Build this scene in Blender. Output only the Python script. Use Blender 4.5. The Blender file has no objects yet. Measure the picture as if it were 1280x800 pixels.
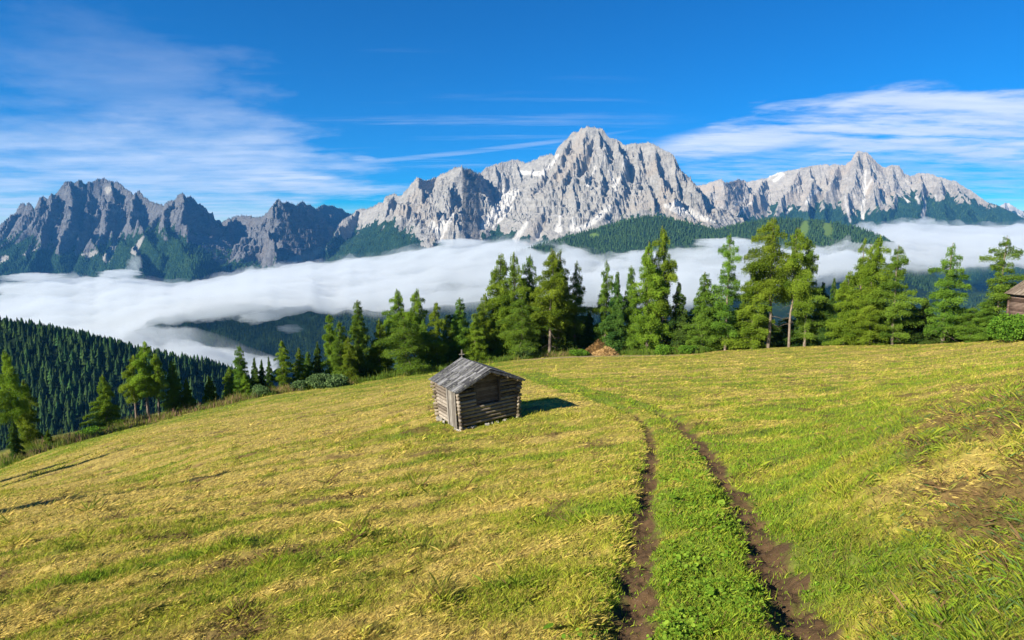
import bpy, math, random
import numpy as np
from mathutils import Vector, Matrix

random.seed(7)
R = math.radians
scene = bpy.context.scene
COL = scene.collection

# ------------------------------------------------------------------ camera
FPX = 760.0                       # focal length in photo pixels (photo 1280 x 800)
PITCH = math.atan(100.0 / FPX)    # the horizon lies 100 px above the centre
CP, SP = math.cos(PITCH), math.sin(PITCH)

def ray(u, v):
    """direction ratios X/Y and Z/Y of a photo pixel"""
    cv = (400.0 - np.asarray(v, float)) / FPX
    dx = (np.asarray(u, float) - 640.0) / FPX
    y = CP + SP * cv
    return dx / y, (-SP + CP * cv) / y

def at(u, v, Y):
    a, t = ray(u, v)
    return np.array([a * Y, Y, t * Y])

def project(X, Y, Z):
    zc = Y * CP - Z * SP
    cv = (Y * SP + Z * CP) / zc
    return 640.0 + FPX * X / zc, 400.0 - FPX * cv

cam_d = bpy.data.cameras.new('camera')
cam_d.sensor_width = 36.0
cam_d.lens = 36.0 * FPX / 1280.0
cam_d.clip_start = 0.1
cam_d.clip_end = 60000.0
cam = bpy.data.objects.new('camera', cam_d)
COL.objects.link(cam)
cam.rotation_euler = (R(90) - PITCH, 0, 0)
scene.camera = cam

# ------------------------------------------------------------------ noise
_rg = np.random.default_rng(99)
_PERM = np.concatenate([_rg.permutation(4096)] * 2).astype(np.int32)
_GRX = np.cos(np.arange(4096) * 2 * math.pi / 4096).astype(np.float32)
_GRY = np.sin(np.arange(4096) * 2 * math.pi / 4096).astype(np.float32)

def _perlin1(x, y, seed):
    x0 = np.floor(x); y0 = np.floor(y)
    fx = (x - x0).astype(np.float32); fy = (y - y0).astype(np.float32)
    ix = x0.astype(np.int32) + np.int32((seed * 7919) % 100003); iy = y0.astype(np.int32) + np.int32((seed * 104729) % 100003)
    a0 = _PERM[ix & 4095]; a1 = _PERM[(ix + 1) & 4095]; b0 = iy & 4095; b1 = (iy + 1) & 4095
    h00 = _PERM[a0 + b0]; h10 = _PERM[a1 + b0]; h01 = _PERM[a0 + b1]; h11 = _PERM[a1 + b1]
    fx1 = fx - 1; fy1 = fy - 1
    sx = fx * fx * fx * (fx * (fx * 6 - 15) + 10); sy = fy * fy * fy * (fy * (fy * 6 - 15) + 10)
    n00 = _GRX[h00] * fx + _GRY[h00] * fy; n10 = _GRX[h10] * fx1 + _GRY[h10] * fy
    n01 = _GRX[h01] * fx + _GRY[h01] * fy1; n11 = _GRX[h11] * fx1 + _GRY[h11] * fy1
    n0 = n00 + sx * (n10 - n00); n1 = n01 + sx * (n11 - n01)
    return (n0 + sy * (n1 - n0)) * np.float32(1.5)

def perlin(x, y, seed=0):
    x, y = np.broadcast_arrays(np.asarray(x, float), np.asarray(y, float))
    sh = x.shape; x = x.ravel(); y = y.ravel(); out = np.empty(len(x))
    for i in range(0, len(x), 32768):       # cache-sized pieces
        out[i:i + 32768] = _perlin1(x[i:i + 32768], y[i:i + 32768], seed)
    return out.reshape(sh)

def fbm(x, y, seed=0, octv=4, gain=0.5):
    s = 0; a = 1.0; f = 1.0; tot = 0
    for i in range(octv):
        s = s + a * perlin(x * f, y * f, seed + i * 17)
        tot += a; a *= gain; f *= 2.03
    return s / tot

def ridged(x, y, seed=0, octv=4, gain=0.5):
    s = 0; a = 1.0; f = 1.0; tot = 0
    for i in range(octv):
        s = s + a * (1 - 2 * np.abs(perlin(x * f, y * f, seed + i * 31)))
        tot += a; a *= gain; f *= 2.1
    return s / tot

def smooth(e0, e1, x):
    t = np.clip((x - e0) / (e1 - e0), 0, 1)
    return t * t * (3 - 2 * t)

# ------------------------------------------------------------------ mesh helpers
def mesh_np(name, verts, faces, smooth_shade=False):
    """verts (n,3), faces (m,k) one k for all faces"""
    me = bpy.data.meshes.new(name)
    v = np.ascontiguousarray(verts, np.float32); f = np.ascontiguousarray(faces, np.int32)
    m, k = f.shape
    me.vertices.add(len(v)); me.vertices.foreach_set('co', v.ravel())
    me.loops.add(m * k); me.loops.foreach_set('vertex_index', f.ravel())
    me.polygons.add(m)
    me.polygons.foreach_set('loop_start', np.arange(0, m * k, k, dtype=np.int32))
    try:
        me.polygons.foreach_set('loop_total', np.full(m, k, np.int32))
    except Exception:
        pass
    me.polygons.foreach_set('use_smooth', np.full(m, smooth_shade, bool))
    me.update(calc_edges=True)
    return me

def attr_f(me, name, arr):
    at_ = me.attributes.new(name, 'FLOAT', 'POINT')
    at_.data.foreach_set('value', np.ascontiguousarray(arr, np.float32).ravel())

def attr_c(me, name, arr3):
    at_ = me.attributes.new(name, 'FLOAT_COLOR', 'POINT')
    c = np.ones((len(arr3), 4), np.float32); c[:, :3] = arr3
    at_.data.foreach_set('color', c.ravel())

def grid_faces(nr, nc):
    i = np.arange(nr - 1)[:, None] * nc + np.arange(nc - 1)[None, :]
    return np.stack([i, i + 1, i + nc + 1, i + nc], -1).reshape(-1, 4)

def link(name, me, mat=None, parent=None):
    o = bpy.data.objects.new(name, me)
    COL.objects.link(o)
    if mat and me is not None and not me.materials:
        me.materials.append(mat)
    if parent:
        o.parent = parent
    return o

def tag(o, label=None, cat=None, group=None, kind=None):
    if label: o['label'] = label
    if cat: o['category'] = cat
    if group: o['group'] = group
    if kind: o['kind'] = kind
    return o

def thing(name, loc, label, cat, group=None, rz=0.0):
    o = bpy.data.objects.new(name, None)
    o.empty_display_size = 0.3
    COL.objects.link(o)
    o.location = loc; o.rotation_euler = (0, 0, rz)
    return tag(o, label, cat, group)

class MB:
    """collects simple solids and links them as one mesh object"""
    def __init__(s): s.v = []; s.f = []; s.c = []; s.tint = 0.5
    def add(s, vs, fs):
        b = len(s.v)
        s.v += [tuple(p) for p in vs]; s.c += [s.tint] * len(vs)
        s.f += [[b + i for i in q] for q in fs]
    def box(s, c, e, M=None, jit=0.0):
        vs = []
        for sx in (-1, 1):
            for sy in (-1, 1):
                for sz in (-1, 1):
                    p = Vector((e[0] * sx / 2 + random.uniform(-jit, jit), e[1] * sy / 2 + random.uniform(-jit, jit), e[2] * sz / 2 + random.uniform(-jit, jit)))
                    if M is not None: p = M @ p
                    vs.append(p + Vector(c))
        s.add(vs, [(0, 1, 3, 2), (4, 6, 7, 5), (0, 4, 5, 1), (2, 3, 7, 6), (0, 2, 6, 4), (1, 5, 7, 3)])
    def log(s, p0, p1, r0, r1=None, n=9, jit=0.06, segs=5):
        """a slightly uneven round log"""
        r1 = r0 if r1 is None else r1
        p0 = Vector(p0); p1 = Vector(p1); d = (p1 - p0)
        L = d.length; d.normalize()
        up = Vector((0, 0, 1)) if abs(d.z) < 0.9 else Vector((1, 0, 0))
        x = d.cross(up).normalized(); y = x.cross(d)
        vs = []; ph = random.random() * 6.3
        for k in range(segs + 1):
            t = k / segs; c = p0 + d * (L * t)
            c = c + x * (random.uniform(-1, 1) * jit * 0.25 * r0 * 2) + y * (random.uniform(-1, 1) * jit * 0.2 * r0 * 2)
            r = r0 + (r1 - r0) * t
            for i in range(n):
                a = ph + 2 * math.pi * i / n
                q = r * (1 + random.uniform(-jit, jit))
                vs.append(c + x * (math.cos(a) * q) + y * (math.sin(a) * q))
        fs = []
        for k in range(segs):
            for i in range(n):
                fs.append((k * n + i, k * n + (i + 1) % n, (k + 1) * n + (i + 1) % n, (k + 1) * n + i))
        fs.append(tuple(range(n - 1, -1, -1))); fs.append(tuple(segs * n + i for i in range(n)))
        s.add(vs, fs)
    def build(s, name, mat, parent=None, smooth_shade=False):
        me = bpy.data.meshes.new(name)
        me.from_pydata(s.v, [], s.f); me.update()
        if smooth_shade:
            me.polygons.foreach_set('use_smooth', np.full(len(me.polygons), True))
        attr_f(me, 'tint', np.array(s.c, np.float32))
        return link(name, me, mat, parent)

# ------------------------------------------------------------------ material helpers
class NT:
    def __init__(s, tree): s.t = tree; s.n = tree.nodes; s.l = tree.links
    def node(s, typ, **kw):
        nd = s.n.new(typ)
        for k, val in kw.items(): setattr(nd, k, val)
        return nd
    def put(s, sock, val):
        if isinstance(val, bpy.types.NodeSocket): s.l.new(val, sock)
        elif isinstance(val, (tuple, list)) and len(val) == 3 and sock.type == 'RGBA': sock.default_value = (*val, 1)
        else: sock.default_value = val
    def math(s, op, a, b=None, c=None, clamp=False):
        nd = s.node('ShaderNodeMath', operation=op, use_clamp=clamp)
        s.put(nd.inputs[0], a)
        if b is not None: s.put(nd.inputs[1], b)
        if c is not None: s.put(nd.inputs[2], c)
        return nd.outputs[0]
    def mix(s, fac, a, b, blend='MIX'):
        nd = s.node('ShaderNodeMix', data_type='RGBA', blend_type=blend)
        s.put(nd.inputs[0], fac); s.put(nd.inputs[6], a); s.put(nd.inputs[7], b)
        return nd.outputs[2]
    def noise(s, vec, scale, detail=4, rough=0.55, w=None):
        nd = s.node('ShaderNodeTexNoise')
        if vec is not None: s.l.new(vec, nd.inputs['Vector'])
        nd.inputs['Scale'].default_value = scale; nd.inputs['Detail'].default_value = detail
        nd.inputs['Roughness'].default_value = rough
        return nd.outputs['Fac']
    def ramp(s, fac, stops):
        nd = s.node('ShaderNodeValToRGB')
        el = nd.color_ramp.elements
        while len(el) < len(stops): el.new(0.5)
        for e, (p, c) in zip(el, stops):
            e.position = p; e.color = (*c, 1) if len(c) == 3 else c
        s.put(nd.inputs[0], fac)
        return nd.outputs[0]
    def attr(s, name, out='Fac'):
        nd = s.node('ShaderNodeAttribute', attribute_name=name)
        return nd.outputs[out]
    def smap(s, x, lo, hi):
        nd = s.node('ShaderNodeMapRange', interpolation_type='SMOOTHSTEP')
        s.put(nd.inputs[0], x); nd.inputs[1].default_value = lo; nd.inputs[2].default_value = hi
        return nd.outputs[0]

def new_mat(name):
    m = bpy.data.materials.new(name)
    m.use_nodes = True
    t = NT(m.node_tree)
    t.n.clear()
    out = t.node('ShaderNodeOutputMaterial')
    return m, t, out

def principled(t, out, col, rough=0.9, spec=0.2, normal=None):
    b = t.node('ShaderNodeBsdfPrincipled')
    t.put(b.inputs['Base Color'], col)
    t.put(b.inputs['Roughness'], rough)
    b.inputs['Specular IOR Level'].default_value = spec
    if normal is not None: t.l.new(normal, b.inputs['Normal'])
    t.l.new(b.outputs[0], out.inputs[0])
    return b

def bump(t, h, strength=0.5, dist=0.1):
    b = t.node('ShaderNodeBump')
    t.l.new(h, b.inputs['Height']); b.inputs['Strength'].default_value = strength; b.inputs['Distance'].default_value = dist
    return b.outputs[0]

def leaf_mat(name, dark, light, trans=0.35, objvar=0.25, spec=0.0):
    """needles and leaves: diffuse plus light passing through; 'tint' varies per tuft"""
    m, t, out = new_mat(name)
    tint = t.attr('tint')
    oi = t.node('ShaderNodeObjectInfo')
    col = t.mix(tint, dark, light)
    hv = t.node('ShaderNodeHueSaturation')
    t.put(hv.inputs['Color'], col)
    t.put(hv.inputs['Hue'], t.math('MULTIPLY_ADD', oi.outputs['Random'], 0.024 * objvar / 0.25, 0.5 - 0.012 * objvar / 0.25))
    t.put(hv.inputs['Value'], t.math('MULTIPLY_ADD', oi.outputs['Random'], objvar * 1.2, 1 - 0.6 * objvar))
    d = t.node('ShaderNodeBsdfDiffuse'); t.l.new(hv.outputs[0], d.inputs[0])
    tr = t.node('ShaderNodeBsdfTranslucent'); t.l.new(hv.outputs[0], tr.inputs[0])
    mx = t.node('ShaderNodeMixShader'); mx.inputs[0].default_value = trans
    t.l.new(d.outputs[0], mx.inputs[1]); t.l.new(tr.outputs[0], mx.inputs[2])
    t.l.new(mx.outputs[0], out.inputs[0])
    return m
# ------------------------------------------------------------------ meadow terrain
# heights surveyed as (photo x, photo y, forward distance in metres) -> smooth surface Z(X, Y)
EDGE = [(-150, 640, 70), (0, 585, 82), (60, 562, 88), (130, 543, 95), (200, 524, 102), (270, 508, 108), (340, 492, 112),
        (420, 482, 116), (500, 470, 120), (560, 462, 124), (620, 452, 127), (680, 446, 130), (740, 443, 130), (800, 443, 128),
        (860, 442, 125), (920, 438, 122), (1000, 434, 118), (1080, 432, 112), (1160, 431, 105), (1220, 428, 98), (1280, 424, 90), (1430, 415, 78)]
CTRL = EDGE + [(905, 800, 4.85), (893, 760, 5.68), (882, 700, 7.1), (870, 640, 9.6), (858, 600, 13), (847, 560, 19.3), (828, 530, 27),
        (778, 505, 36), (710, 487, 46),
        (640, 800, 5.5), (300, 800, 6.4), (0, 800, 7.3), (640, 700, 8.2), (300, 700, 10), (0, 700, 12.5), (640, 620, 14), (300, 620, 19),
        (0, 630, 26), (640, 560, 25), (450, 560, 29), (300, 560, 36), (150, 600, 34), (150, 560, 50), (450, 520, 50), (300, 530, 60),
        (600, 485, 60), (700, 467, 75),
        (1100, 800, 4.4), (1280, 800, 3.9), (1100, 700, 6.5), (1280, 700, 5.5), (1050, 600, 11.8), (1280, 600, 8.6), (1050, 540, 20),
        (1280, 520, 15), (950, 500, 37), (1150, 480, 38), (1280, 460, 36), (850, 478, 52), (1000, 455, 75), (1150, 448, 78), (850, 455, 85),
        (575, 540, 31.5), (650, 519, 33.6), (547, 526, 34.0), (620, 505, 38.5)]
_c = np.array(CTRL, float)
_ca, _ct = ray(_c[:, 0], _c[:, 1])
_cs = np.log(_c[:, 2])
_PX = np.stack([_ca * 1.6, _cs], 1)

def _tps_fit(P, val, reg=2e-3):
    n = len(P)
    d2 = ((P[:, None] - P[None]) ** 2).sum(-1)
    K = 0.5 * d2 * np.log(d2 + 1e-12) + reg * np.eye(n)
    A = np.zeros((n + 3, n + 3)); A[:n, :n] = K; A[:n, n] = 1; A[:n, n + 1:] = P; A[n, :n] = 1; A[n + 1:, :n] = P.T
    return np.linalg.solve(A, np.concatenate([val, np.zeros(3)]))
_W = _tps_fit(_PX, _ct)
_e = np.array(EDGE, float)
_ea, _ = ray(_e[:, 0], _e[:, 1])

def edge_Y(a):
    return np.interp(a, _ea, _e[:, 2])

def _t_exact(a, s):
    q = np.stack([np.clip(a, -1.5, 1.5) * 1.6, s], -1)
    sh = q.shape[:-1]; q = q.reshape(-1, 2)
    out = np.empty(len(q))
    for i in range(0, len(q), 40000):
        b = q[i:i + 40000]
        d2 = ((b[:, None] - _PX[None]) ** 2).sum(-1)
        out[i:i + 40000] = (0.5 * d2 * np.log(d2 + 1e-12)) @ _W[:-3] + _W[-3] + b @ _W[-2:]
    return out.reshape(sh)

_GA = np.linspace(-1.5, 1.5, 301); _GS = np.linspace(math.log(2.8), math.log(140.0), 301)
_GT = _t_exact(*np.meshgrid(_GA, _GS))

def _t_eval(a, s):
    """bilinear look-up in the pre-computed surface"""
    fa = np.clip((np.clip(a, -1.5, 1.5) + 1.5) / 3.0 * 300, 0, 299.999); fs = np.clip((s - _GS[0]) / (_GS[-1] - _GS[0]) * 300, 0, 299.999)
    ia = fa.astype(int); js = fs.astype(int); fa = fa - ia; fs = fs - js
    return (_GT[js, ia] * (1 - fa) + _GT[js, ia + 1] * fa) * (1 - fs) + (_GT[js + 1, ia] * (1 - fa) + _GT[js + 1, ia + 1] * fa) * fs

def base_Z(X, Y):
    """the smooth hillside without clumps and ruts"""
    X = np.asarray(X, float); Y = np.maximum(np.asarray(Y, float), 0.4)
    a = X / Y
    Ye = edge_Y(np.clip(a, -1.5, 1.5))
    Yc = np.clip(Y, 3.0, Ye)
    z = _t_eval(a, np.log(Yc)) * Yc
    d = np.maximum(Y - Ye, 0)
    z = z - (0.10 * d + 0.42 * d * d / (d + 40.0))
    n = np.maximum(3.0 - Y, 0)
    # the bank that rises beside the track at right
    z = z + .75 * smooth(.40, .68, a) * np.exp(-((np.log(np.maximum(Y, 1)) - 2.45) / .42) ** 2)
    return z + 0.2 * n

def hit(u, v):
    """ground point seen at a photo pixel"""
    a, t = ray(u, v)
    s = np.linspace(math.log(3.2), math.log(float(edge_Y(a))), 400)
    g = _t_eval(np.full(400, float(a)), s)
    k = np.argmax(g >= t) if (g >= t).any() else 399
    k = max(k, 1)
    f = (t - g[k - 1]) / (g[k] - g[k - 1] + 1e-12)
    Y = math.exp(s[k - 1] + (s[k] - s[k - 1]) * float(np.clip(f, 0, 1)))
    return np.array([float(a) * Y, Y, float(t) * Y])

# ---- the two wheel ruts
RUT_L = [(772, 830), (781, 800), (789, 760), (797, 700), (806, 640), (810, 600), (814, 560), (808, 533), (792, 519), (762, 505), (735, 496), (700, 487), (672, 476), (650, 466)]
RUT_R = [(1058, 830), (1033, 800), (1005, 760), (967, 700), (934, 640), (908, 600), (879, 560), (849, 530), (830, 519), (797, 505), (770, 496), (728, 486), (695, 475), (668, 465)]

def _poly(px):
    p = np.array([hit(u, v)[:2] for u, v in px])
    # densify with a Catmull-Rom spline
    out = []
    for i in range(len(p) - 1):
        p0 = p[max(i - 1, 0)]; p1 = p[i]; p2 = p[i + 1]; p3 = p[min(i + 2, len(p) - 1)]
        for t in np.linspace(0, 1, 5, endpoint=False):
            out.append(0.5 * ((2 * p1) + (-p0 + p2) * t + (2 * p0 - 5 * p1 + 4 * p2 - p3) * t * t + (-p0 + 3 * p1 - 3 * p2 + p3) * t ** 3))
    out.append(p[-1])
    return np.array(out)
PL, PR = _poly(RUT_L), _poly(RUT_R)
PC = (PL + PR) / 2

def _dist_exact(q, P):
    A = P[:-1]; B = P[1:]; AB = B - A; L2 = (AB ** 2).sum(1) + 1e-9
    out = np.empty(len(q))
    for i in range(0, len(q), 20000):
        b = q[i:i + 20000]
        ap = b[:, None] - A[None]
        t = np.clip((ap * AB[None]).sum(-1) / L2, 0, 1)
        out[i:i + 20000] = np.sqrt(((ap - t[..., None] * AB[None]) ** 2).sum(-1).min(1))
    return out

_DG = {}
def dist_poly(X, Y, P):
    """distance to a track line, looked up in a 8 cm grid"""
    if id(P) not in _DG:
        lo = P.min(0) - 3; n = np.ceil((P.max(0) + 3 - lo) / .1).astype(int)
        gx = lo[0] + np.arange(n[0]) * .1; gy = lo[1] + np.arange(n[1]) * .1
        C = np.stack(np.meshgrid(gx[::8], gy[::8]), -1)
        # coarse pass, then exact values only near the line
        GX, GY = np.meshgrid(gx, gy)
        dc = _dist_exact(C.reshape(-1, 2), P).reshape(C.shape[:2])
        dd = np.repeat(np.repeat(dc, 8, 0), 8, 1)[:n[1], :n[0]].copy()
        m = dd < 2.8
        dd[m] = _dist_exact(np.stack([GX[m], GY[m]], 1), P)
        _DG[id(P)] = (lo, n, dd)
    lo, n, dd = _DG[id(P)]
    sh = np.shape(X)
    fx = (np.ravel(X) - lo[0]) / .1; fy = (np.ravel(Y) - lo[1]) / .1
    out = np.full(len(fx), 99.0)
    k = np.nonzero((fx >= 0) & (fy >= 0) & (fx < n[0] - 1) & (fy < n[1] - 1))[0]
    ix = fx[k].astype(int); iy = fy[k].astype(int); fx = fx[k] - ix; fy = fy[k] - iy
    out[k] = (dd[iy, ix] * (1 - fx) + dd[iy, ix + 1] * fx) * (1 - fy) + (dd[iy + 1, ix] * (1 - fx) + dd[iy + 1, ix + 1] * fx) * fy
    return out.reshape(sh)

def streak(X, Y, along, across, seed, octv=3):
    """noise drawn out along the mowing direction (turning with the slope)"""
    w = smooth(-0.25, 0.35, X / np.maximum(Y, 1))
    n1 = fbm((X * .81 + Y * .58) / along, (-X * .58 + Y * .81) / across, seed, octv)
    n2 = fbm((X * .96 + Y * .28) / along, (-X * .28 + Y * .96) / across, seed + 5, octv)
    return n1 * (1 - w) + n2 * w

STRAW = np.array([0.60, 0.475, 0.130]); YGREEN = np.array([0.40, 0.400, 0.046]); GREEN = np.array([0.180, 0.310, 0.026])
DEEP = np.array([0.062, 0.125, 0.016]); DIRT = np.array([0.084, 0.052, 0.027]); HUMUS = np.array([0.105, 0.062, 0.032])

def ground_props(X, Y):
    """colour and make-up of the meadow at each point"""
    a = X / np.maximum(Y, .5)
    dl = dist_poly(X, Y, PL); dr = dist_poly(X, Y, PR); dc = dist_poly(X, Y, PC)
    rag = fbm(X * 1.6, Y * 1.6, 3, 4) * 0.36
    rag2 = fbm(X * 6, Y * 6, 4, 4) * 0.36
    fade = 1 - smooth(30, 38, Y)
    wl = 0.17 + 0.10 * smooth(7, 4.5, Y); wr = 0.17 + 0.05 * smooth(9, 5, Y)
    dirt = np.maximum(1 - smooth(wl - .07, wl + .10, dl + rag * .55 + rag2 * .5), 1 - smooth(wr - .07, wr + .14, dr + rag * .7 + rag2 * .5)) * fade
    dry = 0.50 + 1.15 * streak(X, Y, 5.0, 1.3, 11, 4) + 0.70 * fbm(X / 9, Y / 9, 23, 3) + 0.75 * streak(X, Y, 1.5, 0.40, 61, 3)
    dry = dry + 0.30 * smooth(0.2, -0.4, a) * smooth(7, 12, Y) - 0.30 * smooth(9, 6.5, Y) * smooth(-0.2, 0.5, a)
    dry = dry + .10 - 0.22 * smooth(60, 110, Y) * smooth(0.3, -0.3, a) + 0.03 * smooth(25, 60, Y) * smooth(0, .3, a)
    wz = smooth(-0.25, 0.35, a)
    acr = (-X * .58 + Y * .81) * (1 - wz) + (-X * .28 + Y * .96) * wz
    dry = dry + .20 * np.sin(2 * math.pi * acr / (2.3 + .02 * Y) + 2.2 * fbm(X / 6, Y / 6, 95, 2)) * smooth(6, 12, Y)
    # lush strip along the track and in the hollow right of it
    lush = (1 - smooth(0.5, 1.5, dc)) * (.35 + .5 * smooth(17, 7, Y)) * (.75 + .9 * fbm(X / 1.2, Y / 1.2, 73, 3)) * smooth(46, 36, Y)
    lines = np.maximum(smooth(.75, .25, dl + rag * .5), smooth(.80, .30, dr + rag * .5)) * smooth(28, 36, Y) * smooth(95, 70, Y)
    lush = np.maximum(lush, np.maximum(lines, .70 * smooth(1.7, .9, dc) * smooth(30, 40, Y) * smooth(95, 70, Y)))
    lush = np.maximum(lush, 0.7 * np.exp(-((a - .42) / .22) ** 2) * (1 - smooth(17, 30, Y)) * (0.75 + fbm(X / 3, Y / 3, 71, 3)))
    lush = np.clip(lush, 0, 1)
    # green mown lines beside the meadow's far left edge
    Ye = edge_Y(a)
    strip = smooth(34, 10, Ye - Y) * smooth(0.1, -0.1, a) * (0.55 + 0.8 * fbm((Ye - Y) / 3.5, a * 2.0, 31, 2))
    lush = np.maximum(lush, np.clip(strip, 0, 0.85))
    dry = dry - .17 * smooth(.08, .35, a) * (1 - smooth(45, 70, Y))
    dry = np.clip(dry - 0.85 * lush, 0, 1)
    # bare brown patches on the steeper bank at right
    bank = .85 * smooth(0.52, 0.78, a) * smooth(4.5, 6.5, Y) * (1 - smooth(24, 34, Y))
    bare = bank * smooth(0.05, 0.24, fbm(X / 1.4 + 1.7, Y / 2.0, 43, 6, .75) + 0.20 * smooth(.55, .85, a) - 0.02)
    bare = np.maximum(bare, 0.7 * smooth(0.22, 0.42, fbm(X / 2.2, Y / 2.2, 47, 4)) * (1 - lush) * (Y < 60))
    # worn lane along the top of the meadow, before the heaps
    lane = np.exp(-((Ye - Y - 5.0 - 1.2 * np.sin(X / 9)) / 1.6) ** 2) * smooth(-.02, .07, a) * smooth(.34, .22, a)
    dirt = dirt * (1 - .22 * smooth(17, 32, Y))
    dirt = np.maximum(dirt, .97 * lane)
    d1 = dry.ravel()[:, None]
    c = np.where(d1 < .5, GREEN + (YGREEN - GREEN) * (d1 * 2), YGREEN + (STRAW - YGREEN) * (d1 * 2 - 1))
    # old brown thatch showing between
    br = (smooth(.08, .45, streak(X, Y, 2.2, .6, 81, 4) + .25 * fbm(X / 12, Y / 12, 83, 2)) * (1 - lush) * .55).ravel()[:, None]
    c = c + (np.array([.235, .165, .06]) - c) * br
    cool = smooth(0.1, 0.5, fbm(X / 5, Y / 5, 91, 3)).ravel()[:, None] * (1 - d1) * 0.6
    c = c + (DEEP - c) * cool
    return c, dirt.ravel(), bare.ravel(), dry.ravel(), lush.ravel()

def ground_Z(X, Y, fine=True):
    z = base_Z(X, Y)
    sh = np.shape(X)
    dl = dist_poly(X, Y, PL); dr = dist_poly(X, Y, PR)
    fade = 1 - smooth(32, 42, Y)
    rut = np.maximum(1 - smooth(.05, .42, dl), 1 - smooth(.05, .48, dr)) * fade
    z = z - 0.13 * rut
    if fine:
        k = 1 - smooth(90, 140, Y)
        z = z + k * (0.22 * fbm(X / 7, Y / 7, 5, 3) + 0.10 * streak(X, Y, 2.4, .8, 15, 3) + 0.12 * fbm(X * 1.3, Y * 1.3, 25, 4, .6) * (1 + rut) + 0.05 * streak(X, Y, .9, .28, 26, 2))
        bk = smooth(.40, .65, X / np.maximum(Y, 1)) * (1 - smooth(28, 40, Y))
        z = z + bk * (.16 * fbm(X * .9, Y * .9, 27, 4, .65) + .07 * ridged(X * 1.7, Y * 1.7, 28, 3))
        z = z + 0.030 * fbm(X * 5, Y * 5, 35, 3) * (Y < 40)
    return z

def make_ground():
    a = np.concatenate([np.linspace(-6, -1.02, 60, endpoint=False), np.linspace(-1.02, 1.02, 860), np.linspace(1.02, 6, 60)[1:]])
    s1 = np.linspace(math.log(0.8), math.log(2.4), 30, endpoint=False)
    s2 = np.linspace(math.log(2.4), math.log(145), 760, endpoint=False)
    s3 = np.linspace(math.log(145), math.log(2200), 90)
    Y = np.exp(np.concatenate([s1, s2, s3]))
    A, YY = np.meshgrid(a, Y)
    X = A * YY
    Z = ground_Z(X, YY)
    c, dirt, bare, dry, lush = ground_props(X, YY)
    # colour of the soil and thatch below the blades
    base = c * 0.42 + np.array([.050, .036, .014])
    base = base + (HUMUS - base) * (bare[:, None] * 0.9)
    dcol = np.where(YY.ravel()[:, None] > 60, np.array([.25, .205, .145]), DIRT)
    base = base + (dcol - base) * dirt[:, None]
    over = smooth(2, 25, (YY - edge_Y(A)).ravel())[:, None]
    base = base + (np.array([0.035, 0.05, 0.015]) - base) * over
    me = mesh_np('meadow', np.stack([X.ravel(), YY.ravel(), Z.ravel()], 1), grid_faces(len(Y), len(a)), True)
    attr_c(me, 'soil', base)
    attr_f(me, 'dirt', dirt)
    m, t, out = new_mat('meadow_soil')
    geo = t.node('ShaderNodeNewGeometry')
    P = geo.outputs['Position']
    n1 = t.noise(P, 14, 6, .7); n2 = t.noise(P, 2.2, 5, .6); n3 = t.noise(P, 55, 4, .6)
    col = t.attr('soil', 'Color')
    k = t.math('MULTIPLY', t.math('MULTIPLY_ADD', n1, 1.1, 0.45), t.math('MULTIPLY_ADD', n2, .7, .65))
    hsv = t.node('ShaderNodeHueSaturation'); t.l.new(col, hsv.inputs['Color']); t.l.new(k, hsv.inputs['Value'])
    col2 = t.mix(t.math('MULTIPLY', t.smap(n3, .58, .75), t.attr('dirt')), hsv.outputs[0], (0.16, 0.12, 0.09))
    h = t.math('ADD', t.math('MULTIPLY', n1, .6), t.math('MULTIPLY', n3, .25))
    principled(t, out, col2, 0.95, 0.08, bump(t, h, 0.9, 0.05))
    o = link('meadow', me, m)
    tag(o, kind='structure')
    return o

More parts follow.
